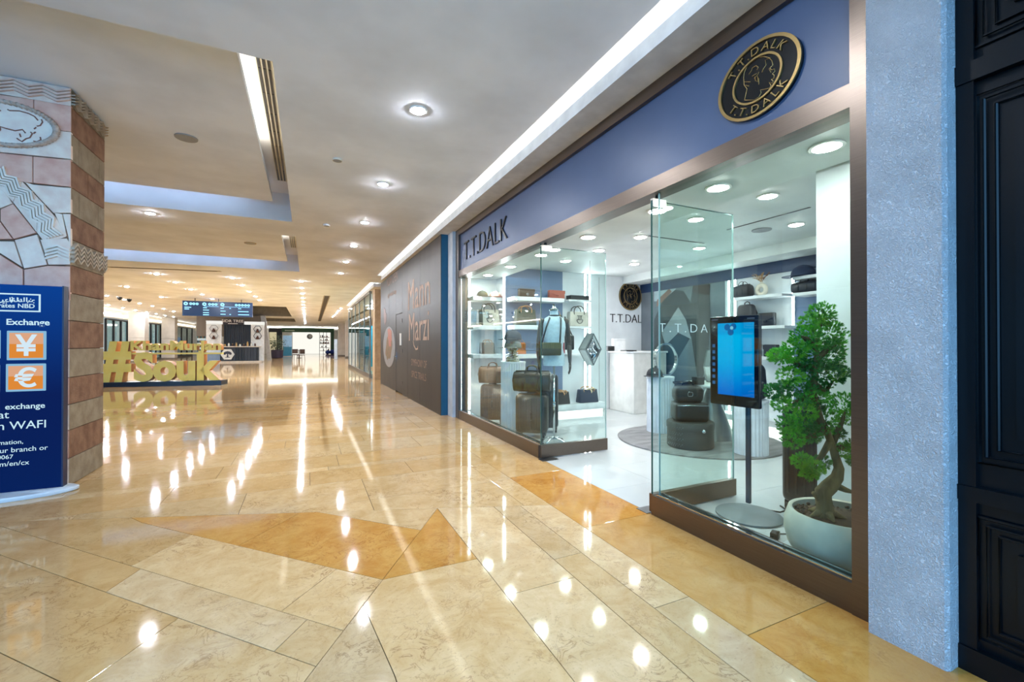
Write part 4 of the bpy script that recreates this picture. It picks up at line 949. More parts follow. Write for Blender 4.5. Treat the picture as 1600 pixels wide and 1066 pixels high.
# right wall
XI = SX1-.15; R90 = -PI/2
(l, w, h) = fitX(1147, 1175, 463, 446, XI, R1); duffel('small black washbag left of the donut vase', l, w*.86, h, .17, LEATHB, BLACK, R90)
(l, w, h) = fitX(1151, 1182, 510, 476, XI, R2); backpack('black backpack with loop handle above the screen', l, w*.9, h, .16, LEATHB, R90)
(l, w, h) = fitX(1186, 1212, 509.5, 489, XI, R2); clutch('square black clutch on the right wall shelf', l, w*.9, h, .08, LEATHB, BLACKM, R90)
(l, w, h) = fitX(1164, 1187, 557.5, 525, XI, R3); backpack('narrow black backpack half behind the screen edge', l, w*.9, h, .15, LEATHB, R90)
(l, w, h) = fitX(1195, 1216, 557.5, 538.5, XI, R3); clutch('black clutch on the lower right shelf beside the bonsai', l, w, h, .08, DKC, BLACKM, R90)
(l, w, h) = fitX(1234, 1276, 431, 405, XI, R4); cap('big navy cap on the upper shelf of the right blue bay', l, w*.8, NAVYC, NAVYC, R90-.5)
(l, w, h) = fitX(1241, 1280, 455.5, 440, XI, R5); duffel('navy black pouch on the second shelf of the right blue bay', l, w, h, .2, P('navy_leather', (22, 30, 46), .4, bump=.2, bs=180), BLACK, R90)
(l, w, h) = fitX(1180, 1200, 463, 441.5, XI, R1)
vs_ = thing('donut_vase', 'cream ring shaped vase with dried pampas plumes', 'vase', l, R90); CRM = P('cream_ceramic', (232, 222, 204), .5); rr = h*.38
mb = MB(); mb.tube([(rr*.85*math.cos(a), 0, h*.46+rr*.9*math.sin(a)) for a in [2*PI*k/28 for k in range(28)]], h*.155, 14, closed=True); mb.build('ring_body', CRM, vs_, True)
MB().lathe([(h*.13, h*.85), (h*.09, h*.98), (h*.12, h*1.05), (h*.08, h*1.05), (h*.06, h*.9)], 18).build('neck', CRM, vs_, True); MB().lathe([(0, 0), (h*.22, 0), (h*.2, h*.05), (0, h*.06)], 18).build('foot', CRM, vs_, 40)
PAMP = P('pampas_straw', (196, 160, 116), .9, ns=40, c2=(168, 124, 82)); PAMPB = P('pampas_brown', (122, 78, 56), .9)
rnd = random.Random(3)
for k in range(9):
    an = -.95+1.6*k/8; L0 = h*(.75+.3*rnd.random()); mb = MB(); m = PAMPB if k > 6 else PAMP; yy = rnd.uniform(-.25, .25)
    base = Vector((0, 0, h*.95)); 
    def cp(f): return base+Vector((math.sin(an)*L0*f*(.5+.5*f)*1.1, yy*L0*f, math.cos(an*.8)*L0*f*(1.05-.25*f)))
    mb.tube([cp(f/5) for f in range(6)], [.003]*6, 5)
    for j in range(34):
        f = .35+.65*j/33; p = cp(f); q = p+Vector((rnd.uniform(-1, 1), rnd.uniform(-1, 1), rnd.uniform(.1, 1)))*h*.11*(1.15-f*.6); mb.tube([p, (p+q)/2, q], [.003, .0035, .0008], 4)
    mb.build('plume', m, vs_)
# ------------------------------------------------------------------ logo wall, desk
lo = pY(984.5, 463, SYF); rw = (pY(1002.5, 463, SYF).x-pY(967, 463, SYF).x)/2; rh = (pY(984, 441, SYF).z-pY(984, 484.5, SYF).z)/2
em2 = thing('wall_emblem', 'small round black and gold emblem on the white wall inside the shop', 'emblem', (lo.x, SYF-.001, lo.z)); emblem(em2, frame((0,0,0), (1,0,0), (0,0,1)), (rw+rh)/2, HEADU, 1.2)
a = pY(953, 503.5, SYF); b = pY(1010.5, 505, SYF); c = pY(980, 491.5, SYF)
sg2 = thing('sign_lettering', 'thin black shop name letters on the white wall above the reception desk', 'sign', (a.x, SYF, a.z)); words('T.T.DALK', (0,0,0), (1,0,0), (0,0,1), b.x-a.x, c.z-a.z, INK, sg2, 'letter', .012, each=True, bold=-.014)
dk = thing('reception_desk', 'plain white reception desk below the black letters', 'desk', (5.6, 6.49, 0)); DW = P('desk_white', (204, 205, 200), .35)
MB().rbox((.43, .38, .58), (.82, .74, 1.16), .006, 1).build('desk_body', DW, dk); MB().rbox((.43, .385, 1.18), (.87, .79, .035), .008, 2).build('desk_top', P('desk_top_white', (236, 238, 238), .25), dk); MB().box(.06, .8, .03, .7, 0, .03).build('kick_plate', GREYP, dk)
(l, w, h) = fit(957, 976, 549, 529.5, 6.95, 1.1975); cd = thing('white_card_box', 'upright white box standing on the reception desk', 'box', l); MB().rbox((0, 0, h/2), (w, .06, h), .004, 1).build('box_body', P('white_card', (244, 244, 244), .5), cd); MB().box(-w*.5, w*.5, -.031, -.03, h*.86, h*.87).build('lid_seam', GREYP, cd)
(l, w, h) = fit(948, 958, 548, 541, 6.95, 1.1975); pr_ = thing('card_terminal', 'small black device at the left end of the reception desk', 'card reader', l); MB().rbox((0, 0, h/2), (w, .1, h), .012, 2).build('case', BLACK, pr_, 40); MB().box(-w*.35, w*.35, -.04, .02, h*.995, h*1.02).build('display', GREYP, pr_)
(l, w, h) = fit(974, 990, 549, 547, 6.6, 1.1975); nb = thing('desk_pad', 'thin black pad on the reception desk right of the white box', 'pad', l); MB().rbox((0, 0, .012), (w, .18, .02), .004, 1).build('pad', BLACK, nb)
# silver diamonds
def diamond(label, c, hw, hh, d, rz, wire=None):
    t = thing('diamond_sculpture', label, 'sculpture', (c[0], c[1], c[2]-hh), rz); k = .70
    O = [(0, hh), (hw, 0), (0, -hh), (-hw, 0)]; MR = P('mirror_silver', (214, 220, 224), .08, 1.0, ns=4)
    for s, y in ((0, -d), (1, d)):
        mb = MB()
        for i in range(4):
            a, b = O[i], O[(i+1) % 4]; mb.prism([(a[0], y, a[1]+hh), (b[0], y, b[1]+hh), (b[0]*k, y*.8, b[1]*k+hh), (a[0]*k, y*.8, a[1]*k+hh)], (0, .02*(1 if s == 0 else -1), 0))
        mb.build('frame', MR, t)
    for i in range(4):
        a, b = O[i], O[(i+1) % 4]; mb = MB(); mb.prism([(a[0], -d, a[1]+hh), (b[0], -d, b[1]+hh), (b[0], d, b[1]+hh), (a[0], d, a[1]+hh)], (-a[0]*.05-b[0]*.05, 0, -a[1]*.05-b[1]*.05)); mb.build('side_plate', MR, t)
    mb = MB(); vs = []; fs_ = []; n = 9
    for i in range(n):
        for j in range(n):
            p, q = i/(n-1), j/(n-1); x = (p-q)*hw*.72; z = (p+q-1)*hh*.72; vs.append((x, -d*.2+.05*math.sin(7*p+3*q)*math.cos(5*q), z+hh))
    n0 = len(vs); vs += [(x, y+.012, z) for x, y, z in vs]
    for i in range(n-1):
        for j in range(n-1): q = i*n+j; fs_ += [(q, q+1, q+n+1, q+n), (n0+q, n0+q+n, n0+q+n+1, n0+q+1)]
    mb.add(vs, fs_); mb.build('rippled_mirror', MR, t, True)
    if wire: MB().tube([(0, 0, 2*hh-.01), (0, 0, wire-(c[2]-hh))], .003, 6).build('wire', BLACKM, t)
    return t
c_ = pY(922, 546, 6.1); diamond('mirror polished silver diamond hanging before the upright led strips', c_, (pY(943, 546, 6.1).x-pY(901, 546, 6.1).x)/2*.86, (pY(922, 521, 6.1).z-pY(922, 571, 6.1).z)/2, .075, .35, 2.75)
# mural on the right wall
mu = thing('wall_mural', 'tall grey fashion photograph print covering the wall beside the reception desk', 'mural', (SX1, 0, 0)); ym0, ym1 = pX(1133, 500, SX1).y, 7.27
MB().box(-.012, 0, ym0, ym1, .0, 2.42).build('print_ground', P('mural_grey', (118, 126, 132), .6, c2=(92, 100, 108), ns=1.2), mu)
def mp(name, px, m, k): return MB().prism([(-.012-.0015*k, pX(x, y, SX1-.014).y, pX(x, y, SX1-.014).z) for x, y in px], (-.0012, 0, 0)).build(name, m, mu)
mp('printed_drape', ((1022,432),(1055,424),(1063,438),(1055,453),(1045,463),(1031,471),(1022,471)), P('mural_light', (186, 196, 204), .6), 1)
mp('printed_coat', ((1036,469),(1055,453),(1068,455),(1080,474),(1083,520),(1060,560),(1030,600),(1022,560),(1022,500)), P('mural_dark', (56, 60, 66), .6), 2)
mp('printed_coat', ((1060,480),(1072,500),(1080,530),(1060,520),(1040,540),(1034,520)), P('mural_mid', (150, 154, 158), .6), 3)
mp('printed_arm', ((1046,451),(1050,456),(1036,471),(1026,480),(1027,469)), P('mural_skin', (150, 104, 88), .6), 4)
mp('printed_figure', ((1101,420),(1107,417),(1109,447),(1110,500),(1106,560),(1098,592),(1090,592),(1081,530),(1077,490),(1083,447),(1096,428)), P('mural_charcoal', (66, 68, 70), .6), 5)
mp('printed_bag', ((1083,446),(1110,445),(1109,461),(1083,458)), P('mural_brown', (58, 40, 36), .6), 6)
# ------------------------------------------------------------------ rug and what stands on it
rug = thing('round_rug', 'round grey brown rug on the white shop floor', 'rug', (4.95, 4.42, 0))
RUGM = P('rug_pile', (140, 140, 141), .95, ns=5, c2=(100, 100, 102), bump=.6, bs=160, stretch=(.6, 2.2, 1), sheen=.3)
mb = MB(); n = 72; prof = [(1.08, 0), (1.085, .008), (1.06, .016), (.8, .016), (.4, .016), (0, .016)]; mb.lathe(prof, n); mb.build('pile', RUGM, rug, True)
FLUT = P('pedestal_white', (226, 230, 236), .45)
def pedestal(label, x, y, h, r, z=0.0):
    t = thing('fluted_pedestal', label, 'pedestal', (x, y, z)); n = 30*4
    MB().lathe([(r*.975, 0), (r*.975, h-.03)], n, flute=lambda i: 1.0 if i % 4 in (0, 1) else .955).build('fluted_drum', FLUT, t)
    MB().lathe([(0, h-.032), (r, h-.032), (r, h-.004), (r-.006, h), (0, h)], 48).build('top', FLUT, t, 40); return t
zp1 = pf(1032, 681).z; hp1 = pY(1032, 589, 4.93).z
pedestal('tall white grooved pedestal at the left of the rug, under the black cap', 4.86, 5.03, hp1-.016, .205, .016)
hp2 = pY(1178, 627, 3.4).z; pedestal('white grooved pedestal behind the screen pole, under the black backpack', 4.88, 3.56, hp2-.016, .2, .016)
hp3 = pY(794, 566, 6.05).z; pedestal('white grooved pedestal in the left window beside the brown luggage', 2.97, 6.27, hp3, .2)
(l, w, h) = fit(1013, 1036, 588, 570, 5.0, hp1); cap('black cap on the grooved pedestal at the left of the rug', (4.755, 5.04, hp1), .23, DKC, DKC, -.9, P('white_thread', (220, 220, 220), .7))
q = pY(1036, 561, 5.1); hz = pY(1036, 536, 5.1).z
hr = thing('hoop_sculpture', 'silver hoop standing on the grooved pedestal behind the black cap', 'sculpture', (4.97, 5.03, hp1)); R_ = (hz-hp1)/2
for k, a in enumerate((.1,)):
    mb = MB(); mb.T = Matrix.Rotation(a, 4, 'Z'); n = 48; pr = [(R_-.022, -.022), (R_, -.022), (R_, .022), (R_-.022, .022), (R_-.022, -.022)]
    m2 = MB(); m2.lathe(pr, n); T_ = Matrix.Translation((0, 0, R_)) @ Matrix.Rotation(a, 4, 'Z') @ Matrix.Rotation(PI/2, 4, 'X') @ Matrix.Diagonal((1, 1, 1, 1)); m2.V = [T_ @ (v*(1 if k == 0 else .93)) for v in m2.V]; m2.build('hoop', P('satin_silver', (224, 228, 230), .15, 1.0), hr, 40)
# round table on a cone, with tray, box and a second diamond
TX, TY = 5.2, 4.40; ht = pY(1080, 600, 4.4).z
tb = thing('cone_table', 'round white table on a grey cone foot, behind the hat box', 'table', (TX, TY, .016))
MB().lathe([(0, ht-.06), (.40, ht-.06), (.41, ht-.048), (.41, ht-.028), (.40, ht-.016), (0, ht-.016)], 48).build('table_top', P('table_white', (232, 234, 232), .3), tb, 40)
MB().lathe([(.30, 0), (.295, .012), (.06, ht-.07), (.06, ht-.06), (0, ht-.06)], 36).build('cone_foot', steel('grey_satin_metal', (150, 152, 152), .3), tb, 40)
q = pY(1068, 600, TY); tr_ = thing('round_tray', 'dark round tray on the cone table', 'tray', (q.x+.05, TY+.05, ht)); MB().lathe([(0, 0), (.13, 0), (.14, .012), (.14, .03), (.13, .03), (.128, .012), (0, .012)], 36).build('dish', P('dark_tray', (50, 52, 54), .4), tr_, 40)
mb = MB()
for i in range(5): mb.tube([(.05*math.cos(i*1.3)+.012*math.cos(a), .05*math.sin(i*1.3)+.012*math.sin(a), .017) for a in [2*PI*k/12 for k in range(12)]], .004, 6, closed=True)
mb.build('gold_rings', GOLD, tr_, True)
q = pY(1089, 600, TY-.1); jb = thing('jewel_box', 'small dark box on the cone table by the screen edge', 'box', (q.x, TY-.12, ht)); MB().rbox((0, 0, .035), (.13, .1, .07), .006, 2).build('base', BLACK, jb); MB().rbox((0, 0, .088), (.134, .104, .035), .006, 2).build('lid', DKC, jb)
c_ = pY(1112, 558, TY+.05); diamond('silver framed diamond standing on the cone table, half behind the screen', (c_.x, TY+.08, ht+.235), .19, .235, .05, .5)
# hat box with a weekender on it
hx, hy = 4.51, 4.14; hh_ = pY(1081, 666, hy-.28).z
hb_ = thing('hat_box', 'dark drum hat box with silver studs on the rug', 'box', (hx, hy, .016)); GRB = P('dark_box_leather', (64, 66, 66), .5, bump=.2, bs=150)
MB().lathe([(.275, 0), (.285, .01), (.285, hh_-.10), (0, hh_-.10)], 48).build('drum', GRB, hb_, 40); MB().lathe([(0, hh_-.098), (.292, hh_-.098), (.292, hh_-.03), (.285, hh_-.018), (0, hh_-.018)], 48).build('lid', GRB, hb_, 40)
mb = MB()
for i in range(14):
    for j in range(4):
        a = 2.75+.062*i+.03*(j % 2); 
        if a < 3.75: mb.ball((.287*math.cos(a), .287*math.sin(a), .04+.07*j+.02*(i % 2)), .007, 6, 4)
mb.build('studs', CHROME, hb_, stuff=True)
ang = math.atan2(-hy, -hx)+.55; MB().ball((.292*math.cos(ang), .292*math.sin(ang), hh_-.1), (.026, .026, .03), 10, 7).build('lock', CHROME, hb_, True)
bw = .43; bh = pY(1083, 602, hy-.15).z-(hh_); zb_ = hh_-.001
wk = thing('vanity_backpack', 'black weekender with silver badge standing on the hat box', 'bag', (hx+.01, hy+.02, zb_), -.5)
MB().rbox((0, 0, bh*.26), (bw, .30, bh*.52), .06, 4).build('lower_case', LEATHB, wk, 50)
MB().rbox((-.02, .01, bh*.73), (bw*.84, .26, bh*.46), .075, 5).build('upper_case', LEATHB, wk, 50)
MB().tube([(-.10, 0, bh*.92), (-.09, 0, bh*1.02), (0, 0, bh*1.06), (.04, 0, bh*1.02), (.05, 0, bh*.92)], .012, 8).build('handle', BLACK, wk, True)
mb = MB(); mb.T = frame((-.03, -.122, bh*.74), (1,0,0), (0,0,1))
for s in (-1, 1): mb.tube([(s*.012+.02*math.cos(a)*s, .03*math.sin(a), 0) for a in [PI*.5*k/3-PI*.75 for k in range(10)]], .003, 5)
mb.build('badge', CHROME, wk, True); MB().tube([(-bw*.46, -.145, bh*.44), (bw*.46, -.145, bh*.44)], .006, 6).build('zip', CHROME, wk, True)
bpk = backpack('large black backpack on the grooved pedestal behind the screen', (4.88, 3.56, hp2), .36, pX(1188, 568, 4.75).z-hp2, .26, LEATHB, -.9)
# ------------------------------------------------------------------ window luggage
(l, w, h) = fit(745, 773, 668, 614, 6.62, 0); suitcase('brown suitcase at the left end of the window', (2.83, 6.78, 0), .40, .66, .26, leather('suitcase_brown', (70, 44, 32)), -.5)
z_ = .69; duffel('tan duffel lying on the brown suitcase', (2.83, 6.78, z_-.01), .46, .27, .26, leather('duffel_tan', (122, 80, 56)), leather('dark_tan', (96, 58, 38)), -.5)
suitcase('olive black suitcase under the dark duffel in the left window', (2.94, 5.56, 0), .46, .63, .28, KHAKI, -.62)
duffel('dark olive crocodile duffel on the suitcase in the left window', (2.94, 5.56, .655), .54, .29, .28, P('croc_leather', (44, 40, 28), .22, bump=.6, bs=55), KHAKI, -.62)
suitcase('tall black suitcase right behind the mannequin stand', (3.29, 5.80, 0), .38, .88, .26, leather('case_black', (20, 24, 30), .35), -.4)
# head display with caps on the window pedestal
hd_ = thing('head_display', 'camouflage covered display head on the window pedestal', 'display head', (2.93, 6.2, hp3)); CAMO = P('camouflage_cloth', (188, 190, 178), .8, ns=26, c2=(96, 100, 84), contrast=(.45, .55))
MB().lathe([(.11, 0), (.10, .05), (.06, .10), (.055, .15), (.085, .19), (.10, .25), (.085, .33), (.04, .37), (0, .375)], 20).build('draped_bust', CAMO, hd_, True)
mb = MB()
for k in range(3): mb.tube([(.10*math.cos(a)-.01*k, .10*math.sin(a)*.9-.012, .05+.035*k+.02*math.cos(a)) for a in [2*PI*j/18 for j in range(18)]], .006, 6, closed=True)
mb.build('chain', CHROME, hd_, True)
cap('grey cap on the display head under the dark cap', (2.93, 6.2, hp3+.21), .27, P('grey_cloth', (130, 134, 132), .8), P('grey_cloth', (130, 134, 132), .8), -1.25)
cap('dark navy cap worn on top of the display head', (2.93, 6.2, hp3+.34), .27, P('night_cloth', (48, 54, 66), .8), P('night_brim', (30, 34, 42), .8), -1.25, BLACKM)
# mannequin
MX, MY = 3.0, 5.05
zt_ = pY(851, 478, MY).z; zs = pY(851, 572, MY).z; Hh = zt_-zs
mq = thing('mannequin', 'headless white fabric mannequin with wooden arms on a chrome stand by the left door', 'mannequin', (MX, MY, 0), -.35)
TORS = P('mannequin_linen', (206, 220, 232), .75, ns=30); WOODD = P('dark_wood', (58, 50, 46), .45, ns=10, stretch=(1, 1, .2))
mb = MB(); prof = [(.0, 0), (.145, .0), (.152, .05), (.145, .14), (.120, .28), (.128, .38), (.150, .50), (.160, .60), (.155, .68), (.12, .745), (.065, .78), (.055, .80), (.055, .86), (0, .865)]
mb.T = Matrix.Translation((0, 0, zs)) @ Matrix.Diagonal((1.0, .66, Hh/.93, 1)); mb.lathe([(r, z) for r, z in prof], 28); mb.build('torso', TORS, mq, 60)
MB().lathe([(.06, zs+.86*Hh/.93), (.062, zs+.875*Hh/.93), (.03, zs+.90*Hh/.93), (.012, zs+.93*Hh/.93), (.02, zs+.96*Hh/.93), (.014, zs+Hh), (0, zs+Hh+.005)], 18).build('neck_cap', CHROME, mq, 50)
mb = MB(); mb.tube([(.058*math.cos(a), .055*math.sin(a), zs+.78*Hh/.93) for a in [2*PI*k/24 for k in range(24)]], .012, 8, closed=True); mb.build('collar_band', BLACK, mq, True)
def arm(s):
    sh_ = Vector((s*.165, 0, zs+.69*Hh/.93)); el_ = sh_+Vector((s*.045, .01, -.30)); wr = el_+Vector((s*.0, -.04, -.24))
    mb = MB(); mb.ball(sh_, (.042, .042, .046), 12, 8); mb.tube([sh_+Vector((s*.01, 0, -.03)), sh_.lerp(el_, .4), el_+Vector((0, 0, .02))], [.036, .040, .030], 12); mb.ball(el_, .031, 10, 7)
    mb.tube([el_+Vector((0, 0, -.02)), el_.lerp(wr, .35), wr], [.030, .034, .021], 12); mb.ball(wr, .022, 10, 7); a_ = mb.build('arm', WOODD, mq, 60)
    mb = MB(); pm = wr+Vector((0, -.008, -.055)); mb.rbox(pm, (.028, .062, .085), .012, 3)
    for k in range(4):
        b0_ = pm+Vector((0, -.024+.016*k, -.04)); ln = (.062, .072, .070, .055)[k]
        mb.tube([b0_, b0_+Vector((s*-.006, -.004, -ln*.5)), b0_+Vector((s*-.02, -.006, -ln))], [.0085, .008, .006], 6)
    mb.tube([pm+Vector((0, -.028, .01)), pm+Vector((s*-.012, -.052, -.02)), pm+Vector((s*-.022, -.055, -.055))], [.010, .009, .007], 6)
    mb.build('hand', WOODD, a_, True)
arm(1); arm(-1)
mb = MB(); mb.tube([(0, 0, .03), (0, 0, zs+.01)], .014, 12); mb.tube([(0, 0, .5), (0, 0, .56)], .02, 12); mb.build('pole', CHROME, mq, True)
mb = MB()
for k in range(4):
    a = PI/4+PI/2*k; mb.tube([(0, 0, .075), (.10*math.cos(a), .10*math.sin(a), .07), (.19*math.cos(a), .19*math.sin(a), .03)], [.014, .013, .012], 8)
mb.build('stand_legs', CHROME, mq, True)
for k in range(4):
    a = PI/4+PI/2*k; mb = MB(); mb.T = Matrix.Translation((.19*math.cos(a), .19*math.sin(a), .022)) @ Matrix.Rotation(PI/2, 4, 'Y'); mb.lathe([(0, -.012), (.018, -.012), (.022, -.006), (.022, .006), (.018, .012), (0, .012)], 14); mb.build('caster', BLACK, mq, 40)
# cross body bag worn by it
cb = thing('crossbody_bag', 'olive fringed crossbody bag hanging in front of the mannequin', 'bag', (MX, MY, 0), -.35); zb_ = pY(845, 556, MY-.15).z; w_ = .27
MB().rbox((-.07, -.155, zb_+.085), (w_, .09, .17), .02, 3).build('body', P('olive_leather_dark', (62, 56, 34), .4, bump=.2, bs=160), cb, 50)
for k in range(9): MB().box(-.07-w_*.45+w_*.1*k, -.07-w_*.37+w_*.1*k, -.208, -.198, zb_+.09, zb_+.168).build('fringe', P('olive_fringe', (96, 90, 50), .6), cb)
mb = MB(); zn = zs+.74*Hh/.93
for x0_, x1_ in ((-.19, -.075), (.05, .075)): mb.tube([(x0_, -.155, zb_+.16), ((x0_+x1_)/2, -.15, zb_+.36), (x1_, -.10, zn), (x1_*.8, .03, zn+.03)], .011, 6, squash=.45)
mb.build('strap', P('strap_black', (26, 30, 38), .5), cb, True)
sl_ = thing('sling_bag', 'small black sling bag hanging from the mannequin shoulder beside the crimson bag', 'bag', (MX, MY, 0), -.35); zc = pY(872, 547, MY).z
MB().rbox((.225, .075, zc+.10), (.13, .07, .20), .02, 3).build('body', LEATHB, sl_, 50)
MB().tube([(.17, .06, zc+.19), (.16, .05, zs+.72*Hh/.93+.045), (.19, .07, zs+.66*Hh/.93), (.27, .08, zc+.19)], .008, 6).build('strap', BLACK, sl_, True)
# ------------------------------------------------------------------ touch screen on its pole
def zp(x, y, dd): return EYEV+ray(x, y)*dd
TL, TR, BL, BR = zp(1098, 496, 3.56), zp(1172.5, 490, 3.20), zp(1092, 632.5, 3.56), zp(1170, 641, 3.20)
cen = (TL+TR+BL+BR)/4; u_ = ((TR-TL)+(BR-BL)); u_.z = 0; wS = u_.length/2; u_.normalize(); hS = ((TL.z-BL.z)+(TR.z-BR.z))/2
sc = thing('touch_screen', 'portrait touch screen glowing blue on a grey pole with a round foot', 'screen', (3.07, 2.29, 0), math.atan2(u_.y, u_.x)); cz = cen.z
off_ = (cen-Vector((3.07, 2.29, cen.z))); nrm_ = Vector((u_.y, -u_.x, 0)); ox = off_.dot(u_); fy = -.05
MB().rbox((ox, 0, cz), (wS, .045, hS), .010, 2).build('housing', P('screen_black', (10, 10, 14), .12), sc, 40)
def scrm():
    m = bpy.data.materials.new('screen_glow'); m.use_nodes = True; nt = m.node_tree; nt.nodes.clear(); L = nt.links
    tc = nd(nt, 'ShaderNodeTexCoord'); sp = nd(nt, 'ShaderNodeSeparateXYZ'); L.new(tc.outputs['Generated'], sp.inputs[0])
    r = nd(nt, 'ShaderNodeValToRGB'); L.new(sp.outputs['Z'], r.inputs[0]); els = r.color_ramp.elements
    els[0].position = 0; els[0].color = lin((0, 110, 214)); els[1].position = 1; els[1].color = lin((0, 164, 232))
    for p, c in ((.14, (0, 132, 226)), (.45, (0, 174, 240)), (.82, (0, 186, 246)), (.86, (0, 166, 232))): e = els.new(p); e.color = lin(c)
    nz = nd(nt, 'ShaderNodeTexNoise'); nz.inputs['Scale'].default_value = 60; nz.inputs['Detail'].default_value = 3; mp_ = nd(nt, 'ShaderNodeMapping'); mp_.inputs['Scale'].default_value = (1, 1, .5); L.new(tc.outputs['Generated'], mp_.inputs['Vector']); L.new(mp_.outputs[0], nz.inputs['Vector'])
    xr = nd(nt, 'ShaderNodeMapRange'); xr.inputs['From Min'].default_value = .62; xr.inputs['From Max'].default_value = .70; xr.inputs['To Max'].default_value = .55; L.new(sp.outputs['X'], xr.inputs['Value'])
    ml = nd(nt, 'ShaderNodeMath', operation='MULTIPLY'); L.new(nz.outputs['Fac'], ml.inputs[0]); L.new(xr.outputs[0], ml.inputs[1])
    mx = nd(nt, 'ShaderNodeMix', data_type='RGBA'); L.new(ml.outputs[0], mx.inputs[0]); L.new(r.outputs[0], mx.inputs[6]); mx.inputs[7].default_value = lin((0, 84, 170))
    e = nd(nt, 'ShaderNodeEmission'); e.inputs[1].default_value = .6; L.new(mx.outputs[2], e.inputs[0]); o = nd(nt, 'ShaderNodeOutputMaterial'); L.new(e.outputs[0], o.inputs[0]); return m
xl, xr_ = ox-wS/2, ox+wS/2; z0_, z1_ = cz-hS/2, cz+hS/2
dsp = MB().box(xl+.075, xr_-.035, -.0245, -.022, z0_+.085, z1_-.055).build('display', [scrm()], sc)
ICON = E('icon_blue', (90, 150, 220), .5)
for k in range(7): MB().rbox((xl+.038, -.0235, cz+.12-.05*k), (.024, .004, .026), .0015, 1).build('icon', ICON, sc)
mb = MB(); fx_, fz_ = ox-.02, z1_-.10
for k in range(3): a = .6+2*PI*k/3; mb.T = frame((fx_+.03*math.cos(a), -.0245, fz_+.028*math.sin(a)), (1,0,0), (0,0,1)); mb.lathe([(0, 0), (.026, 0), (.026, .001), (0, .001)], 20)
mb.build('flower_icon', E('flower_icon', (20, 120, 200), .7), sc); mb = MB(); mb.T = frame((fx_+.012, -.0257, fz_+.006), (1,0,0), (0,0,1)); mb.lathe([(0, 0), (.014, 0), (.014, .001), (0, .001)], 16); mb.build('flower_icon', E('flower_heart', (150, 215, 245), .9), sc)
for k in range(2): MB().box(xl+.02 if k == 0 else xr_-.09, xl+.075 if k == 0 else xr_-.03, -.0242, -.0225, z1_-.03, z1_-.02).build('status_text', P('dim_text', (70, 74, 90), .5), sc)
MB().rbox((0, .05, (cz)/2+.05), (.034, .03, cz-.1), .006, 2).build('pole', P('blue_grey_metal', (62, 82, 104), .35, .5), sc, 40)
MB().box(-.06, .06, .02, .05, cz-.12, cz+.12).build('bracket', BLACKM, sc)
MB().lathe([(.20, 0), (.235, .004), (.235, .016), (.20, .028), (0, .036)], 48, (0, .05, 0)).build('foot', P('grey_foot', (112, 122, 128), .45), sc, 50)
MB().tube([(.03, .24, .02), (.10, .30, .015), (.10, .40, .012), (.02, .45, .012)], .007, 6).build('cable', BLACK, sc, True)
q = pf(1208, 842); pa = thing('power_adapter', 'black power adapter on the floor beside the screen foot', 'adapter', (q.x+.02, q.y, 0), .4)
MB().rbox((0, 0, .022), (.075, .05, .044), .006, 2).build('block', BLACK, pa, 40); mb = MB(); mb.tube([(-.03, .0, .02), (-.08, .05, .008), (-.12, .12, .007), (-.16, .14, .007)], .004, 6); mb.tube([(.03, 0, .015), (.09, -.02, .006), (.16, -.10, .006)], .004, 6); mb.build('cable', BLACK, pa, True)
q = pf(1243, 862); pa = thing('floor_socket', 'pale flat socket plate with a black plug on the shop floor beside the pot', 'socket', (q.x+.03, q.y+.05, 0), .2)
MB().rbox((0, 0, .004), (.16, .11, .008), .003, 1).build('plate', P('socket_plate', (196, 206, 214), .3), pa); MB().rbox((.05, -.03, .018), (.05, .03, .022), .005, 2).build('plug', BLACK, pa)
suitcase('tall black trolley suitcase between the screen and the bonsai', (3.62, 2.10, 0), .38, .86, .27, leather('case_blue_black', (18, 22, 30), .3), -PI/2+.08)
# ------------------------------------------------------------------ bonsai
BZ = .33; pc = pf(1312, 801, BZ); px_, py_ = pc.x, pc.y
bo = thing('bonsai_tree', 'green bonsai with twisted trunk in a round cream pot behind the glass', 'plant', (px_, py_, 0))
POT = P('pot_cream', (204, 200, 184), .6, ns=10, bump=.05)
MB().lathe([(0, 0), (.17, 0), (.215, .03), (.268, .12), (.287, .20), (.285, .26), (.262, BZ), (.252, BZ+.004), (.240, BZ-.004), (.245, BZ-.05), (0, BZ-.05)], 48).build('pot', POT, bo, 60)
mb = MB(); mb.lathe([(.243, BZ-.045), (.2, BZ-.032), (.1, BZ-.02), (0, BZ-.015)], 32)
r3 = random.Random(5)
for k in range(140): a = r3.uniform(0, 2*PI); rr_ = .235*math.sqrt(r3.random()); mb.ball((rr_*math.cos(a), rr_*math.sin(a), BZ-.03), r3.uniform(.006, .014), 6, 4)
mb.build('soil', P('bark_soil', (62, 42, 30), .95, ns=60, c2=(36, 24, 18)), bo, True)
PC = EYEV+ray(1312, 801)*((pc-EYEV).dot(FW)); dep = (pc-EYEV).dot(FW)
def bp(x, y, dd=0.0): p = EYEV+ray(x, y)*(dep+dd); return (p.x-px_, p.y-py_, p.z)
BARK = P('bonsai_bark', (116, 98, 60), .85, ns=18, c2=(82, 66, 40), stretch=(1, 1, .35), bump=.7, bs=40)
s1 = .00385
trunk = [bp(1289,812), bp(1290,798), bp(1287,782), bp(1286,770), bp(1296,760), bp(1308,746), bp(1311,732), bp(1306,716), bp(1302,702), bp(1297,688), bp(1291,672), bp(1280,655), bp(1274,635), bp(1270,612), bp(1273,588), bp(1276,560), bp(1278,530), bp(1284,500)]
trad = [.052, .046, .043, .046, .044, .034, .027, .023, .021, .020, .020, .024, .024, .020, .017, .015, .011, .006]
mb = MB(); mb.tube(trunk, trad, 14)
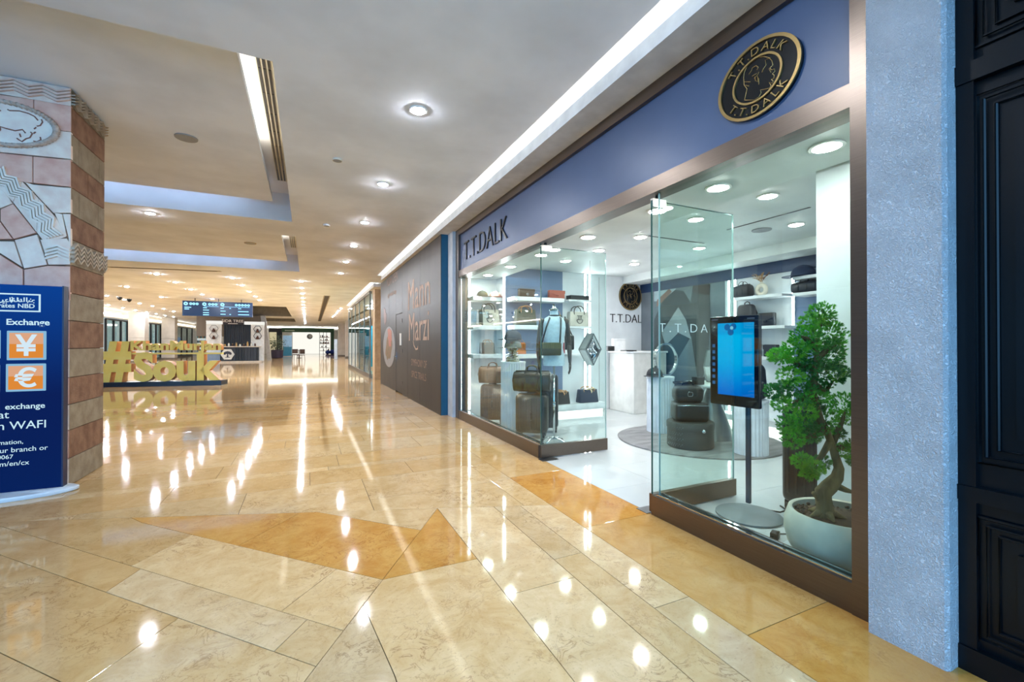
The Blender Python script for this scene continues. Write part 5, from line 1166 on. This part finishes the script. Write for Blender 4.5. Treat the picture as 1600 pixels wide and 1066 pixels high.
for br in ([bp(1288,790), bp(1278,776), bp(1270,770)], [bp(1308,760), bp(1322,766), bp(1340,772, .05)], [bp(1304,705), bp(1314,698), bp(1322,706)], [bp(1297,690), bp(1284,712), bp(1272,726)], [bp(1292,672), bp(1270,682), bp(1246,684)], [bp(1300,695, .02), bp(1312,668, .02), bp(1322,640)], [bp(1272,615), bp(1250,625), bp(1228,640)], [bp(1272,600), bp(1290,612), bp(1302,595)], [bp(1274,575), bp(1250,572), bp(1226,556)], [bp(1276,560), bp(1292,548), bp(1306,540)], [bp(1277,545), bp(1260,530), bp(1250,525)]):
    k = .022 if br[0] == bp(1288,790) else .016
    mb.tube(br, [k*1.3, k, .005 if k < .02 else .012], 8)
for k in range(5): a = 2*PI*k/5+.3; b_ = Vector(trunk[1]); mb.tube([b_, b_+Vector((.05*math.cos(a), .05*math.sin(a), -.012)), b_+Vector((.10*math.cos(a), .10*math.sin(a), -.03))], [.03, .02, .006], 8)
mb.build('trunk', BARK, bo, True)
LEAF = [P('needle_green', (108, 194, 46), .5, ns=9, c2=(62, 146, 40)), P('needle_deep', (66, 150, 52), .5, ns=9, c2=(40, 108, 44)), P('needle_lime', (140, 206, 50), .5, ns=9, c2=(88, 166, 40))]
r4 = random.Random(11)
def pad(x, y, rx, ry, dd=0.0, mi=0, dens=1.0):
    """one cushion of needle tufts; x, y, rx, ry measured on the photograph, built round at the tree's own distance"""
    mb = MB(); c = Vector(bp(x, y, dd)); ax, az = rx*s1, ry*s1; ay = ax*.85; vs, fs_ = [], []
    nt_ = int(70+dens*rx*ry*.24)
    for k in range(nt_):
        a = r4.uniform(0, 2*PI); zz = r4.uniform(-1, 1); rr_ = (1-zz*zz)**.5; f = r4.uniform(.45, 1.0)**.6
        d = Vector((rr_*math.cos(a), rr_*math.sin(a), zz)); p = c+Vector((d.x*ax, d.y*ay, d.z*az))*f
        ax_ = (Vector((d.x, d.y, d.z*.8+.45))+Vector((r4.uniform(-.4, .4), r4.uniform(-.4, .4), r4.uniform(-.3, .4)))).normalized()
        o1 = ax_.orthogonal().normalized(); o2 = ax_.cross(o1); L0 = r4.uniform(.013, .023)
        for j in range(11):
            an = 2*PI*j/11+r4.uniform(-.2, .2); sp_ = .15+.95*(j % 3)/2*r4.uniform(.7, 1.1)
            dv = (ax_+(o1*math.cos(an)+o2*math.sin(an))*sp_).normalized(); w_ = dv.cross(ax_+o1*.3)
            w_ = (w_.normalized() if w_.length > 1e-5 else o1)*.0016; b_ = p-dv*.003; t_ = p+dv*L0; k0 = len(vs)
            vs += [b_-w_, b_+w_, p+dv*L0*.6+w_*.9, t_, p+dv*L0*.6-w_*.9]; fs_.append((k0, k0+1, k0+2, k0+3, k0+4))
    me = bpy.data.meshes.new('foliage_pad'); me.from_pydata([tuple(v) for v in vs], [], fs_); me.materials.append(LEAF[mi]); put('foliage_pad', me, bo)
for a in ((1284,490,22,17,0,0,1.1), (1270,505,22,14,.02,2), (1262,530,28,22,-.02,0), (1291,525,32,26,.03,0,1.2), (1243,548,24,18,0,2), (1222,556,20,13,-.03,0), (1282,555,34,24,-.04,1), (1304,548,18,26,.02,0), (1262,572,30,18,.03,1), (1212,556,14,9,0,2), (1295,585,30,18,-.03,1), (1308,583,14,14,0,2), (1235,588,22,14,-.02,2), (1252,604,26,12,.02,1), (1276,606,22,12,.05,1),
          (1208,612,13,12,-.02,1), (1224,606,14,9,0,1), (1244,625,22,9,-.03,1), (1276,621,24,9,-.03,0), (1222,632,16,12,-.03,2), (1258,645,18,18,-.02,2), (1270,632,16,12,.03,1), (1232,664,20,16,-.03,0), (1252,662,22,16,0,1), (1238,684,18,16,-.03,0), (1268,680,18,12,.02,1), (1294,655,16,22,.02,0), (1318,634,22,20,.02,0), (1326,652,16,12,.04,2), (1286,668,12,9,0,1), (1309,677,12,8,.04,1),
          (1254,722,16,13,-.03,0), (1270,732,18,12,-.03,2), (1284,724,14,12,.02,1), (1318,704,17,11,0,0), (1331,698,14,10,.05,1), (1333,720,9,7,.06,1), (1264,742,14,7,-.04,0)):
    pad(*a)
# ================================================================== DISTANT MALL
DGREY = P('dark_frame', (34, 34, 36), .4); COLW = P('column_cladding', (206, 196, 184), .45, ns=2)
FGL = glass('far_glass', (216, 232, 232), .06)
# far wall with the green shop
we = sroot('wall_end', (0, 62, 0)); ZZ = lambda x, y, Y=62: pY(x, y, Y)
def fbox(name, px0, px1, py0, py1, Y0, Y1, mat, parent, Yr=None):
    a = pY(px0, py1, Yr or Y0); b = pY(px1, py0, Yr or Y0); o = parent.location
    return MB().box(a.x-o.x, b.x-o.x, Y0-o.y, Y1-o.y, max(a.z, 0)-o.z if py1 < 900 else -o.z, b.z-o.z).build(name, mat, parent)
MB().box(-34, 14, .9, 1.1, 0, 3.6).build('wall_panel', P('far_wall_white', (222, 220, 214), .6), we)
MB().box(-7.5, 5.2, -.1, .05, 3.05, 3.5).build('cornice', WHITE, we); MB().box(-7.5, 5.2, -.14, -.1, 3.32, 3.45).build('cove_lamp', E('warm_cove', (255, 246, 226), 9.0), we)
gs = thing('green_shop_front', 'distant shop front with a wide dark green fascia and green side pillar', 'shop front', (0, 61.7, 0)); GREENP = P('shop_green', (44, 84, 46), .45)
fbox('green_fascia', 440, 522, 513, 519, 61.7, 61.85, GREENP, gs); fbox('green_pillar', 516, 522, 519, 900, 61.7, 61.85, GREENP, gs)
fbox('shop_back', 455, 516, 519, 900, 62.4, 62.5, E('glowing_shop_interior', (244, 242, 232), 1.1), gs)  # back wall emits light itself, standing in for the shop's lamps
for k, px in enumerate((456, 499, 505, 510)): fbox('shelf_upright', px, px+.8, 519, 556, 62.3, 62.38, DGREY, gs, 61.7)
for k, py in enumerate((527, 532, 537, 543, 548)): fbox('shelf_board', 500, 515, py, py+.7, 62.2, 62.39, P('wood_shelf', (150, 120, 90), .5), gs, 61.7)
r6 = random.Random(4)
for k in range(26): x = r6.uniform(500, 514); y = r6.choice((527, 532, 537, 543, 548)); fbox('goods', x, x+1.3, y-r6.uniform(2, 3.4), y, 62.1, 62.3, [P('goods_red', (150, 60, 40), .6), P('goods_tan', (190, 160, 120), .6), P('goods_dark', (60, 60, 50), .6)][k % 3], gs, 61.7)
a = pY(445, 517.2, 61.7); MB().box(a.x, a.x+1.1, -.01, 0, a.z, a.z+.12).build('line_of_small_text', P('pale_lettering', (206, 222, 196), .5), gs)
bs = thing('dark_shop_front', 'distant shop front with a black fascia left of the green one', 'shop front', (-5, 61.7, 0))
fbox('black_fascia', 420, 440, 513, 519, 61.7, 61.85, P('fascia_black', (34, 28, 26), .4), bs); fbox('shop_back', 420, 441, 519, 900, 62.4, 62.5, E('warm_glowing_interior', (236, 222, 178), .7), bs); fbox('dark_opening', 432, 441, 519, 548, 62.2, 62.3, DGREY, bs)  # this back wall also glows by itself, in place of lamps inside
rb = thing('round_lit_sign', 'round dark crescent sign on the bright far shop wall', 'sign', pY(484, 526, 62.3)); mb = MB(); mb.T = Matrix.Rotation(PI/2, 4, 'X'); mb.lathe([(0, 0), (.34, 0), (.34, .03), (0, .03)], 28); mb.build('disc', P('sign_grey', (120, 126, 134), .5), rb); mb = MB(); mb.T = Matrix.Translation((.08, -.035, .05)) @ Matrix.Rotation(PI/2, 4, 'X'); mb.lathe([(0, 0), (.24, 0), (.24, .02), (0, .02)], 24); mb.build('inner_disc', P('sign_white2', (236, 238, 240), .5), rb)
# right side: glass corner shop, stone pier, white columns
wq = struct(MB().box(2.62, 12, 14.9, 15.3, 0, 3.5).build('wall_recess', P('beige_stone', (206, 176, 138), .5, ns=6, c2=(188, 156, 118))))
xa = pY(585.5, 560, 17.0).x; xb_ = pY(600, 560, 17.0).x
pr2 = thing('stone_pier', 'beige stone pier between the dark hoarding and the glass corner shop', 'pier', (xa, 17.0, 0))
for k in range(9): MB().box(0, 1.2, 0, .6, .378*k+.004, .378*(k+1)).build('stone_course', P('beige_stone', (206, 176, 138), .5, ns=6, c2=(188, 156, 118)), pr2)
gx = 2.22
gsf = thing('glass_corner_shop', 'glass fronted corner shop with teal blind beyond the stone pier', 'shop front', (gx, 17.7, 0))
for k in range(5): MB().box(-.01, .01, 1.9*k+.03, 1.9*k+1.87, .15, 3.3).build('glass_pane', [FGL], gsf)
for k in range(6): MB().box(-.03, .03, 1.9*k-.03, 1.9*k+.03, 0, 3.39).build('mullion', P('mullion_grey', (120, 128, 126), .4, .4), gsf)
MB().box(-.04, .06, 0, 9.5, 0, .15).build('sill', SSTEEL, gsf); MB().box(-.04, .06, 0, 9.5, 3.3, 3.39).build('head_rail', SSTEEL, gsf)
MB().box(2.6, 2.7, -.5, 9.5, 0, 3.39).build('back_wall', P('cool_white_wall', (226, 234, 234), .5), gsf)
for k in range(4): MB().box(.9, 1.5, .8+2.3*k, 1.6+2.3*k, 3.33, 3.36).build('added_light_panel', E('added_shop_light', (236, 248, 250), 28.0), gsf)  # panels added to brighten the shop interior
MB().box(.25, 1.0, 6.6, 6.66, .1, 2.3).build('teal_blind', P('teal_blind', (0, 128, 156), .5), gsf); MB().box(.5, 1.3, 2.3, 2.36, .15, 3.0).build('pale_banner', P('pale_teal', (150, 206, 210), .5), gsf)
for k in range(3): MB().box(1.4, 2.5, 2+2.2*k, 3.2+2.2*k, .2, 1.1).build('display_table', P('far_display', (196, 200, 196), .5), gsf)
def fcol(label, px0, px1, Y, mat=COLW, grp=None):
    x0, x1 = pY(px0, 540, Y).x, pY(px1, 540, Y).x; t = thing('clad_column', label, 'column', (x0, Y, 0)); w = x1-x0
    zs_ = [0, .12, 1.15, 2.3, CZ]
    MB().box(-.01, w+.01, -.01, w*.8+.01, 0, .12).build('base_plinth', P('dark_stone_base', (120, 108, 96), .5), t)
    for a, b in zip(zs_[1:-1], zs_[2:]): MB().box(0, w, 0, w*.8, a+.008, b).build('cladding_panel', mat, t)
    return t
fcol('slim white clad column standing right of the green shop', 540, 551, 44.0); fcol('white clad column right of the green shop, left of its slim neighbour', 528.5, 541, 50.0)
tv = thing('totem_sign', 'slim grey totem stand near the two white columns', 'totem', pY(524.5, 554, 40)); tv.location.z = 0; MB().box(-.12, .12, -.05, .05, .04, 1.7).build('totem_panel', P('totem_grey', (176, 190, 204), .4), tv); MB().box(-.2, .2, -.14, .14, 0, .04).build('totem_foot', GREYP, tv)
bl = thing('bean_bag_chair', 'bright blue heap of bean bag seats before the green pillar', 'seat', (pf(516, 553.5).x, pf(516, 553.5).y, 0))
for k, (x, y, r) in enumerate(((-.25, 0, .32), (.28, .1, .36))): MB().ball((x, y, r*.8), (r, r, r*.8), 14, 9, f=lambda d: 1+.08*math.sin(5*d.x+3*d.z)).build('cushion', P('blue_cloth', (24, 60, 150), .7), bl, True)
# cafe seats and plants in the middle distance
DW2 = P('dark_brown_wood', (66, 46, 38), .5)
def chair(label, px, py, rz):
    p = pf(px, py); t = thing('cafe_chair', label, 'chair', (p.x, p.y, 0), rz)
    MB().rbox((0, 0, .45), (.44, .44, .05), .02, 2).build('seat', DW2, t); MB().rbox((0, .21, .72), (.42, .04, .36), .02, 2).build('backrest', DW2, t)
    for sx_ in (-1, 1):
        for sy_ in (-1, 1): MB().tube([(sx_*.19, sy_*.19, .44), (sx_*.21, sy_*.22, 0)], .018, 6).build('leg', DW2, t)
chair('dark brown cafe chair far down the mall, left of the pair', 462.5, 563, .3); chair('dark brown cafe chair far down the mall, right of the pair', 470, 564, -.5)
p = pf(467, 560); ct = thing('cafe_table', 'small dark cafe table far down the mall behind two chairs', 'table', (p.x, p.y+.4, 0)); MB().lathe([(0, .72), (.4, .72), (.4, .75), (0, .75)], 28).build('table_top', DW2, ct); MB().lathe([(.22, 0), (.22, .02), (.03, .05), (.03, .72)], 16).build('pedestal', DW2, ct)
p = pf(433, 560); pt = thing('potted_tree', 'dark leafy tree in a purple black planter beside the leaning pillar', 'plant', (p.x, p.y, 0))
MB().lathe([(.42, 0), (.48, .05), (.5, .75), (.46, .78), (.44, .72), (0, .7)], 20).build('planter', P('purple_black', (44, 34, 56), .5), pt, 40)
mb = MB(); r7 = random.Random(8)
for k in range(420):
    d = Vector((r7.gauss(0, .28), r7.gauss(0, .28), r7.gauss(1.25, .32))); d.z = max(d.z, .7); n_ = Vector((r7.uniform(-1, 1), r7.uniform(-1, 1), r7.uniform(-1, 1))).normalized()*.09; m_ = n_.orthogonal().normalized()*.035
    mb.add([d-n_, d+m_, d+n_, d-m_], [(0, 1, 2, 3)])
mb.build('foliage', P('olive_leaf', (92, 104, 74), .7, ns=4, c2=(52, 60, 44)), pt); MB().tube([(0, 0, .7), (.03, 0, 1.0), (0, .02, 1.3)], [.05, .035, .02], 8).build('trunk', DW2, pt)
sp2 = thing('blue_banner_stand', 'pale and teal blue banner stand right of the purple planter', 'banner', (pf(449, 557).x, pf(449, 557).y, 0)); MB().box(-.42, .42, -.02, .02, 1.0, 2.2).build('banner_upper', P('banner_pale', (150, 190, 222), .5), sp2); MB().box(-.42, .42, -.02, .02, .05, 1.0).build('banner_lower', P('banner_teal', (40, 120, 150), .5), sp2); MB().box(-.45, .45, -.15, .15, 0, .05).build('stand_foot', GREYP, sp2)
# leaning brown pillar block behind the kiosk
KYc = 39.5; BRC = P('brown_cladding', (112, 98, 82), .5, ns=1.5, stretch=(6, 6, .4))
bx0, bx1 = pY(385, 500, KYc).x, pY(408, 500, KYc).x
lp = thing('leaning_pillar', 'brown pillar with a sloping edge behind the honey kiosk', 'pillar', (bx0, KYc, 0))
MB().prism([(-3.2, 0, 1.9), (-3.2, 0, 3.55), (bx1-bx0, 0, 3.55), (bx1-bx0+.0, 0, 0), (bx1-bx0-1.0, 0, 0), (bx1-bx0-1.0, 0, 1.9)], (0, 1.2, 0)).build('pillar_body', BRC, lp)
xs_ = [pY(x, y, KYc).x-bx0 for x, y in ((407, 478), (414.5, 478), (424, 560), (418, 560))]
MB().prism([(xs_[0], -.05, 3.55), (xs_[1], -.05, 3.55), (xs_[2], -.05, 0), (xs_[3], -.05, 0)], (0, .6, 0)).build('sloping_edge', P('grey_edge_metal', (168, 160, 150), .35, .3), lp)
# kiosk
kY = 37.0; K0 = pY(322, 560, kY).x; kk = thing('honey_kiosk', 'kiosk with a dark name board, white side panels with hexagons and a dark counter', 'kiosk', (K0, kY, 0))
kx = lambda px: pY(px, 540, kY).x-K0
kz = lambda py, px=370: pY(px, py, kY).z
WP = P('kiosk_white', (224, 226, 226), .4); SLAT = P('kiosk_slate', (44, 52, 64), .5)
zt2 = kz(503.5)
MB().box(kx(322), kx(346), .0, .2, 0.05, zt2).build('side_panel', WP, kk); MB().box(kx(392), kx(412.5), .0, .2, .05, zt2).build('side_panel', WP, kk)
MB().box(kx(322), kx(346), -.12, .25, zt2, kz(502)+.0).build('header', WP, kk); MB().box(kx(382), kx(413), -.2, .25, kz(507), kz(502.5)).build('header', E('kiosk_header_light', (250, 248, 240), .95), kk); MB().box(kx(323), kx(347), -.2, .25, kz(507), kz(502.5)).build('header', E('kiosk_header_light', (250, 248, 240), .95), kk)
for k in range(16): a = kx(346+46*k/16); b = kx(346+46*(k+1)/16); MB().box(a+.01, b-.01, .9, 1.0, .8, zt2).build('slat', SLAT, kk)
MB().box(kx(346), kx(392), 1.0, 1.05, 0, zt2).build('back_board', BLACK, kk)
MB().box(kx(350), kx(381), -.25, -.1, kz(507.5), kz(498.5)).build('sign_board', P('sign_brown_black', (34, 22, 24), .4), kk)
a = kx(346.5); words('SIDR TREE', (kx(347.5), -.27, kz(504.2)), (1,0,0), (0,0,1), kx(381)-kx(347.5), kz(500)-kz(504.2), P('sign_white_letters', (236, 232, 228), .5), kk, depth=.02, bold=.01)
MB().box(kx(357), kx(372), -.265, -.25, kz(506.6), kz(505.7)).build('line_of_small_text', P('sign_white_letters', (236, 232, 228), .5), kk)
MB().box(kx(347), kx(409), -.7, -.05, kz(542.5), kz(541)).build('counter_top', P('counter_beige', (204, 194, 180), .35), kk)
MB().box(kx(322), kx(346), -.5, 0, .05, kz(552)).build('side_counter', P('counter_grey_blue', (120, 140, 166), .4), kk)
for k in range(12): a = kx(348+54*k/12); b = kx(348+54*(k+1)/12); MB().box(a+.006, b-.006, -.62, -.5, .12, kz(542.5)).build('front_slat', SLAT if k not in (5, 6, 7) else BLACK, kk)
MB().box(kx(347), kx(405), -.5, -.05, .1, kz(542.5)).build('counter_body', BLACK, kk); MB().box(kx(320), kx(410), -.72, .3, 0, .1).build('kiosk_foot', P('counter_beige', (204, 194, 180), .35), kk)
hexp = lambda c, r, y: [(c[0]+r*math.cos(PI*k/3), y, c[1]+r*math.sin(PI*k/3)) for k in range(6)]
def hexring(cx_, cz_, r, y, m, name, fill=None):
    o = hexp((cx_, cz_), r, y); mb = MB(); mb.tube(o, r*.07, 6, closed=True); mb.build(name, m, kk)
for px, m in ((334, P('hex_grey', (150, 152, 156), .5)), (402.5, P('hex_dark', (40, 46, 60), .5))):
    for py in (514, 525): hexring(kx(px), kz(py), .26, -.02, m, 'hexagon_frame')
    for py in (517, 528): MB().lathe([(.09, -.1), (.11, .0), (.05, .09), (.05, .15), (0, .16)], 12, (kx(px), -.06, kz(py))).build('honey_jar', P('jar_dark', (70, 36, 30), .4), kk)
MB().prism(hexp((kx(358), kz(553.5)), .42, -.66), (0, .04, 0)).build('hexagon_plate', P('hex_plate_white', (226, 226, 222), .4), kk)
mb = MB(); TREEI = P('tree_emblem', (52, 56, 76), .5); c0 = (kx(358), kz(553.5))
mb.tube([(c0[0], -.67, c0[1]-.2), (c0[0], -.67, c0[1]+.02)], [.05, .03], 6)
for k in range(7): a = PI*(k/6); mb.ball((c0[0]+.17*math.cos(a), -.67, c0[1]+.04+.12*math.sin(a)), (.085, .01, .07), 8, 5)
mb.ball((c0[0], -.67, c0[1]+.09), (.12, .01, .08), 8, 5); mb.box(c0[0]-.14, c0[0]+.14, -.675, -.665, c0[1]-.22, c0[1]-.19); mb.build('tree_emblem', TREEI, kk)
for k in range(9):
    x = kx(353+5.8*k); t = thing('counter_jar', '%s jar from the left on the honey kiosk counter' % ORD[k], 'jar', (K0+x, kY-.35, kz(541)), 0, 'jars on the kiosk counter'); hh2 = (.12, .2, .15, .24, .13, .12, .3, .22, .18)[k]
    MB().lathe([(.055, 0), (.06, .02), (.06, hh2*.75), (.04, hh2*.85), (.04, hh2), (0, hh2)], 14).build('glass', [P('jar_amber', (190, 150, 90), .2), P('jar_white', (226, 226, 220), .3), P('jar_dark', (70, 36, 30), .4)][k % 3], t, 50); MB().lathe([(.045, hh2), (.045, hh2+.03), (0, hh2+.03)], 14).build('lid', GOLD, t, 40)
# directory sign
dz0 = pf(303, 469, CZ); dY = 25.6; da = pY(284.8, 471, dY); db = pY(394.5, 495.5, dY); dw = db.x-da.x; dh = pY(340, 471.5, dY).z-pY(340, 494.5, dY).z; dzb = pY(340, 494.5, dY).z
dsn = thing('directory_sign', 'wide navy lit directory sign hanging from the mall ceiling by three rods', 'sign', (da.x, dY, dzb)); NV = P('sign_navy', (10, 40, 78), .3)
m = bpy.data.materials.new('lit_navy'); m.use_nodes = True; b_ = m.node_tree.nodes['Principled BSDF']; b_.inputs['Base Color'].default_value = lin((4, 18, 40)); b_.inputs['Emission Color'].default_value = lin((8, 44, 88)); b_.inputs['Emission Strength'].default_value = .4; b_.inputs['Roughness'].default_value = .3
MB().box(0, dw, 0, .12, 0, dh).build('sign_box', [m], dsn)
for f in (.17, .5, .83): MB().tube([(dw*f, .06, dh), (dw*f, .06, CZ-dzb)], .018, 8).build('rod', BLACKM, dsn)
SIGNW = E('sign_light', (150, 216, 255), 1.9)
sxp = lambda px: (px-284.8)/109.7*dw
szp = lambda py: (494.5-py)/23.0*dh
mb = MB()
for px, r in ((290, .085), (297.5, .06), (302, .06), (307, .06), (318, .085), (326, .06), (331, .06), (336, .06), (346, .085), (368, .06), (373, .06), (378, .06), (383, .06), (388, .06)):
    mb2 = MB(); mb2.T = frame((sxp(px), -.004, szp(476)), (1,0,0), (0,0,1)); mb2.lathe([(r*.35, 0), (r, 0), (r, .004), (r*.35, .004), (r*.35, 0)], 18); mb2.build('round_icon', SIGNW, dsn)
for x0, x1, y, t_ in ((288,298,481,'Wafi'), (288,295,483.6,'Mall'), (316,322,481,'Bank'), (316,325,484.5,'Cinema'), (316,325,488.5,'Pharmacy'), (316,325,491.8,'Restrooms'), (343,348,481,'Spa'), (343,351,485.5,'Food Hall'), (343,351,490.5,'Parking'), (357,359.5,481,'P1'), (357,359.5,490.5,'P2'), (371,376,481,'Taxi'), (371,388,485.5,'Khan Murjan'), (371,389,490.5,'Customer Service')):
    w = sxp(x1)-sxp(x0)
    MB().box(sxp(x0), sxp(x0)+w, -.006, 0, szp(y+1.2), szp(y)).build('line_of_small_text', SIGNW, dsn)
MB().box(sxp(347), sxp(390), -.005, 0, szp(479.6), szp(479.1)).build('rule', SIGNW, dsn); MB().box(sxp(318), sxp(340), -.005, 0, szp(479.6), szp(479.1)).build('rule', SIGNW, dsn)
# left side of the mall: glass fronts between clad columns
LX = -11.6
wl2 = sroot('wall_left', (LX, 30, 0)); MB().box(-4.2, -4.0, -8, 34, 0, 3.6).build('wall_panel', E('glowing_interior', (216, 228, 228), .9), wl2)  # wall panel glows by itself to imitate lit shop interiors
MB().box(-.2, .05, -8, 34, 3.05, 3.55).build('header_band', P('cream_header', (226, 218, 202), .5), wl2); MB().box(.05, .08, -8, 34, 3.2, 3.3).build('cove_lamp', E('warm_cove', (255, 246, 226), 9.0), wl2)
def lcol(label, pa, pb, Xc):
    y0 = pX(pa, 540, Xc).y; x1 = pY(pb, 540, y0).x; w = x1-Xc; t = thing('clad_column', label, 'column', (Xc, y0, 0)); zs_ = [0, .12, 1.75, CZ]
    MB().box(-.01, w+.01, -.01, .9, 0, .12).build('base_plinth', P('dark_stone_base', (120, 108, 96), .5), t)
    for a, b in zip(zs_[1:-1], zs_[2:]): MB().box(0, w, 0, .9, a+.01, b).build('cladding_panel', COLW, t)
lcol('pale clad column above the gold letters, carrying the small blue sign', 200, 226, -11.3); lcol('second pale clad column above the gold letters, behind the first', 252, 273, -11.2)
def lfront(label, pa, pb, Xc, dark=False, inner=None):
    y0, y1 = pX(pa, 540, Xc).y, pX(pb, 540, Xc).y; t = thing('glass_shop_front', label, 'shop front', (Xc, y0, 0)); L0 = y1-y0; n = 3
    for k in range(n): MB().box(-.01, .01, L0*k/n+.05, L0*(k+1)/n-.05, .15, 2.95).build('glass_pane', [FGL], t)
    for k in range(n+1): MB().box(-.06, .06, L0*k/n-.05, L0*k/n+.05, 0, 3.0).build('mullion', DGREY, t)
    MB().box(-.06, .06, 0, L0, 2.95, 3.05).build('head_rail', DGREY, t); MB().box(-.06, .06, 0, L0, 0, .15).build('sill', DGREY, t)
    if dark: MB().box(-1.0, -.9, .05, L0-.05, .15, 2.95).build('dark_interior', P('dark_interior', (60, 62, 66), .5), t)
    if inner: MB().box(-.6, -.5, L0*.2, L0*.75, .9, 2.0).build('lit_poster', E('poster_blue', (90, 160, 226), .8), t); MB().box(-.61, -.6, L0*.0, L0*.18, .9, 2.0).build('lit_poster', E('poster_red', (190, 40, 80), .8), t)
    return t
lfront('dark framed glass shop front at the far left, beside the sandstone column', 165, 199, -12.2); lfront('dark glass shop front between the two pale columns', 227, 251, -11.6, True); lfront('glass shop front with a blue and red lit poster', 274, 300, -11.6, False, True)
c_ = pY(220, 503, 39.6); hs = thing('hanging_number_sign', 'small navy hanging sign with two white marks by the pale column', 'sign', (c_.x, 39.6, c_.z-.22)); MB().box(-.15, .15, -.03, .03, 0, .44).build('plate', P('sign_navy', (10, 40, 78), .3), hs)
for s in (-.06, .05): MB().tube([(s, 0, .44), (s, 0, CZ-c_.z+.22)], .012, 6).build('rod', BLACKM, hs); MB().box(s-.02, s+.03, -.036, -.03, .12, .32).build('mark', P('pale_lettering2', (206, 226, 240), .5), hs)
bt = thing('bottle_shop', 'shop with glowing shelves of bottles left of the honey kiosk', 'shop front', (pY(306, 540, 52).x, 52, 0)); bwx = pY(323, 540, 52).x-pY(306, 540, 52).x
MB().box(0, bwx, .5, .6, 0, 2.9).build('shop_back', E('glowing_interior', (216, 228, 228), .9), bt); MB().box(-.05, bwx, 0, .2, 2.6, 3.3).build('fascia', P('cream_header', (226, 218, 202), .5), bt)  # back wall given its own glow instead of shop lighting
for k in range(5): MB().box(0, bwx, .25, .5, .5+.45*k, .53+.45*k).build('shelf', P('far_shelf_white', (220, 222, 220), .5), bt)
for k in range(5):
    for j in range(8): x = .08+j*(bwx-.16)/7; MB().lathe([(.05, 0), (.05, .18), (.02, .23), (.02, .3), (0, .3)], 8, (x, .36, .53+.45*k)).build('bottle', [P('bottle_teal', (60, 120, 126), .3), P('bottle_amber', (170, 120, 60), .3), P('bottle_dark', (36, 44, 48), .3)][(j+k) % 3], bt)

# unseen wall added to keep blue sky out of the shop glass reflections
wn = sroot('wall_left_unseen', (-14, 4, 0)); MB().box(-.3, 0, 0, 25, 0, 3.55).build('wall_panel', P('cream_wall', (206, 194, 176), .5), wn)
for k in range(4): MB().box(0, .04, 1+6*k, 5.5+6*k, .1, 2.9).build('added_window', P('far_window_dark', (52, 56, 60), .15), wn)  # dark windows made up for the added wall
struct(MB().box(6.8, 7.0, 15.3, 63, 0, 3.6).build('wall_right_far', P('far_wall_white', (222, 220, 214), .6)))
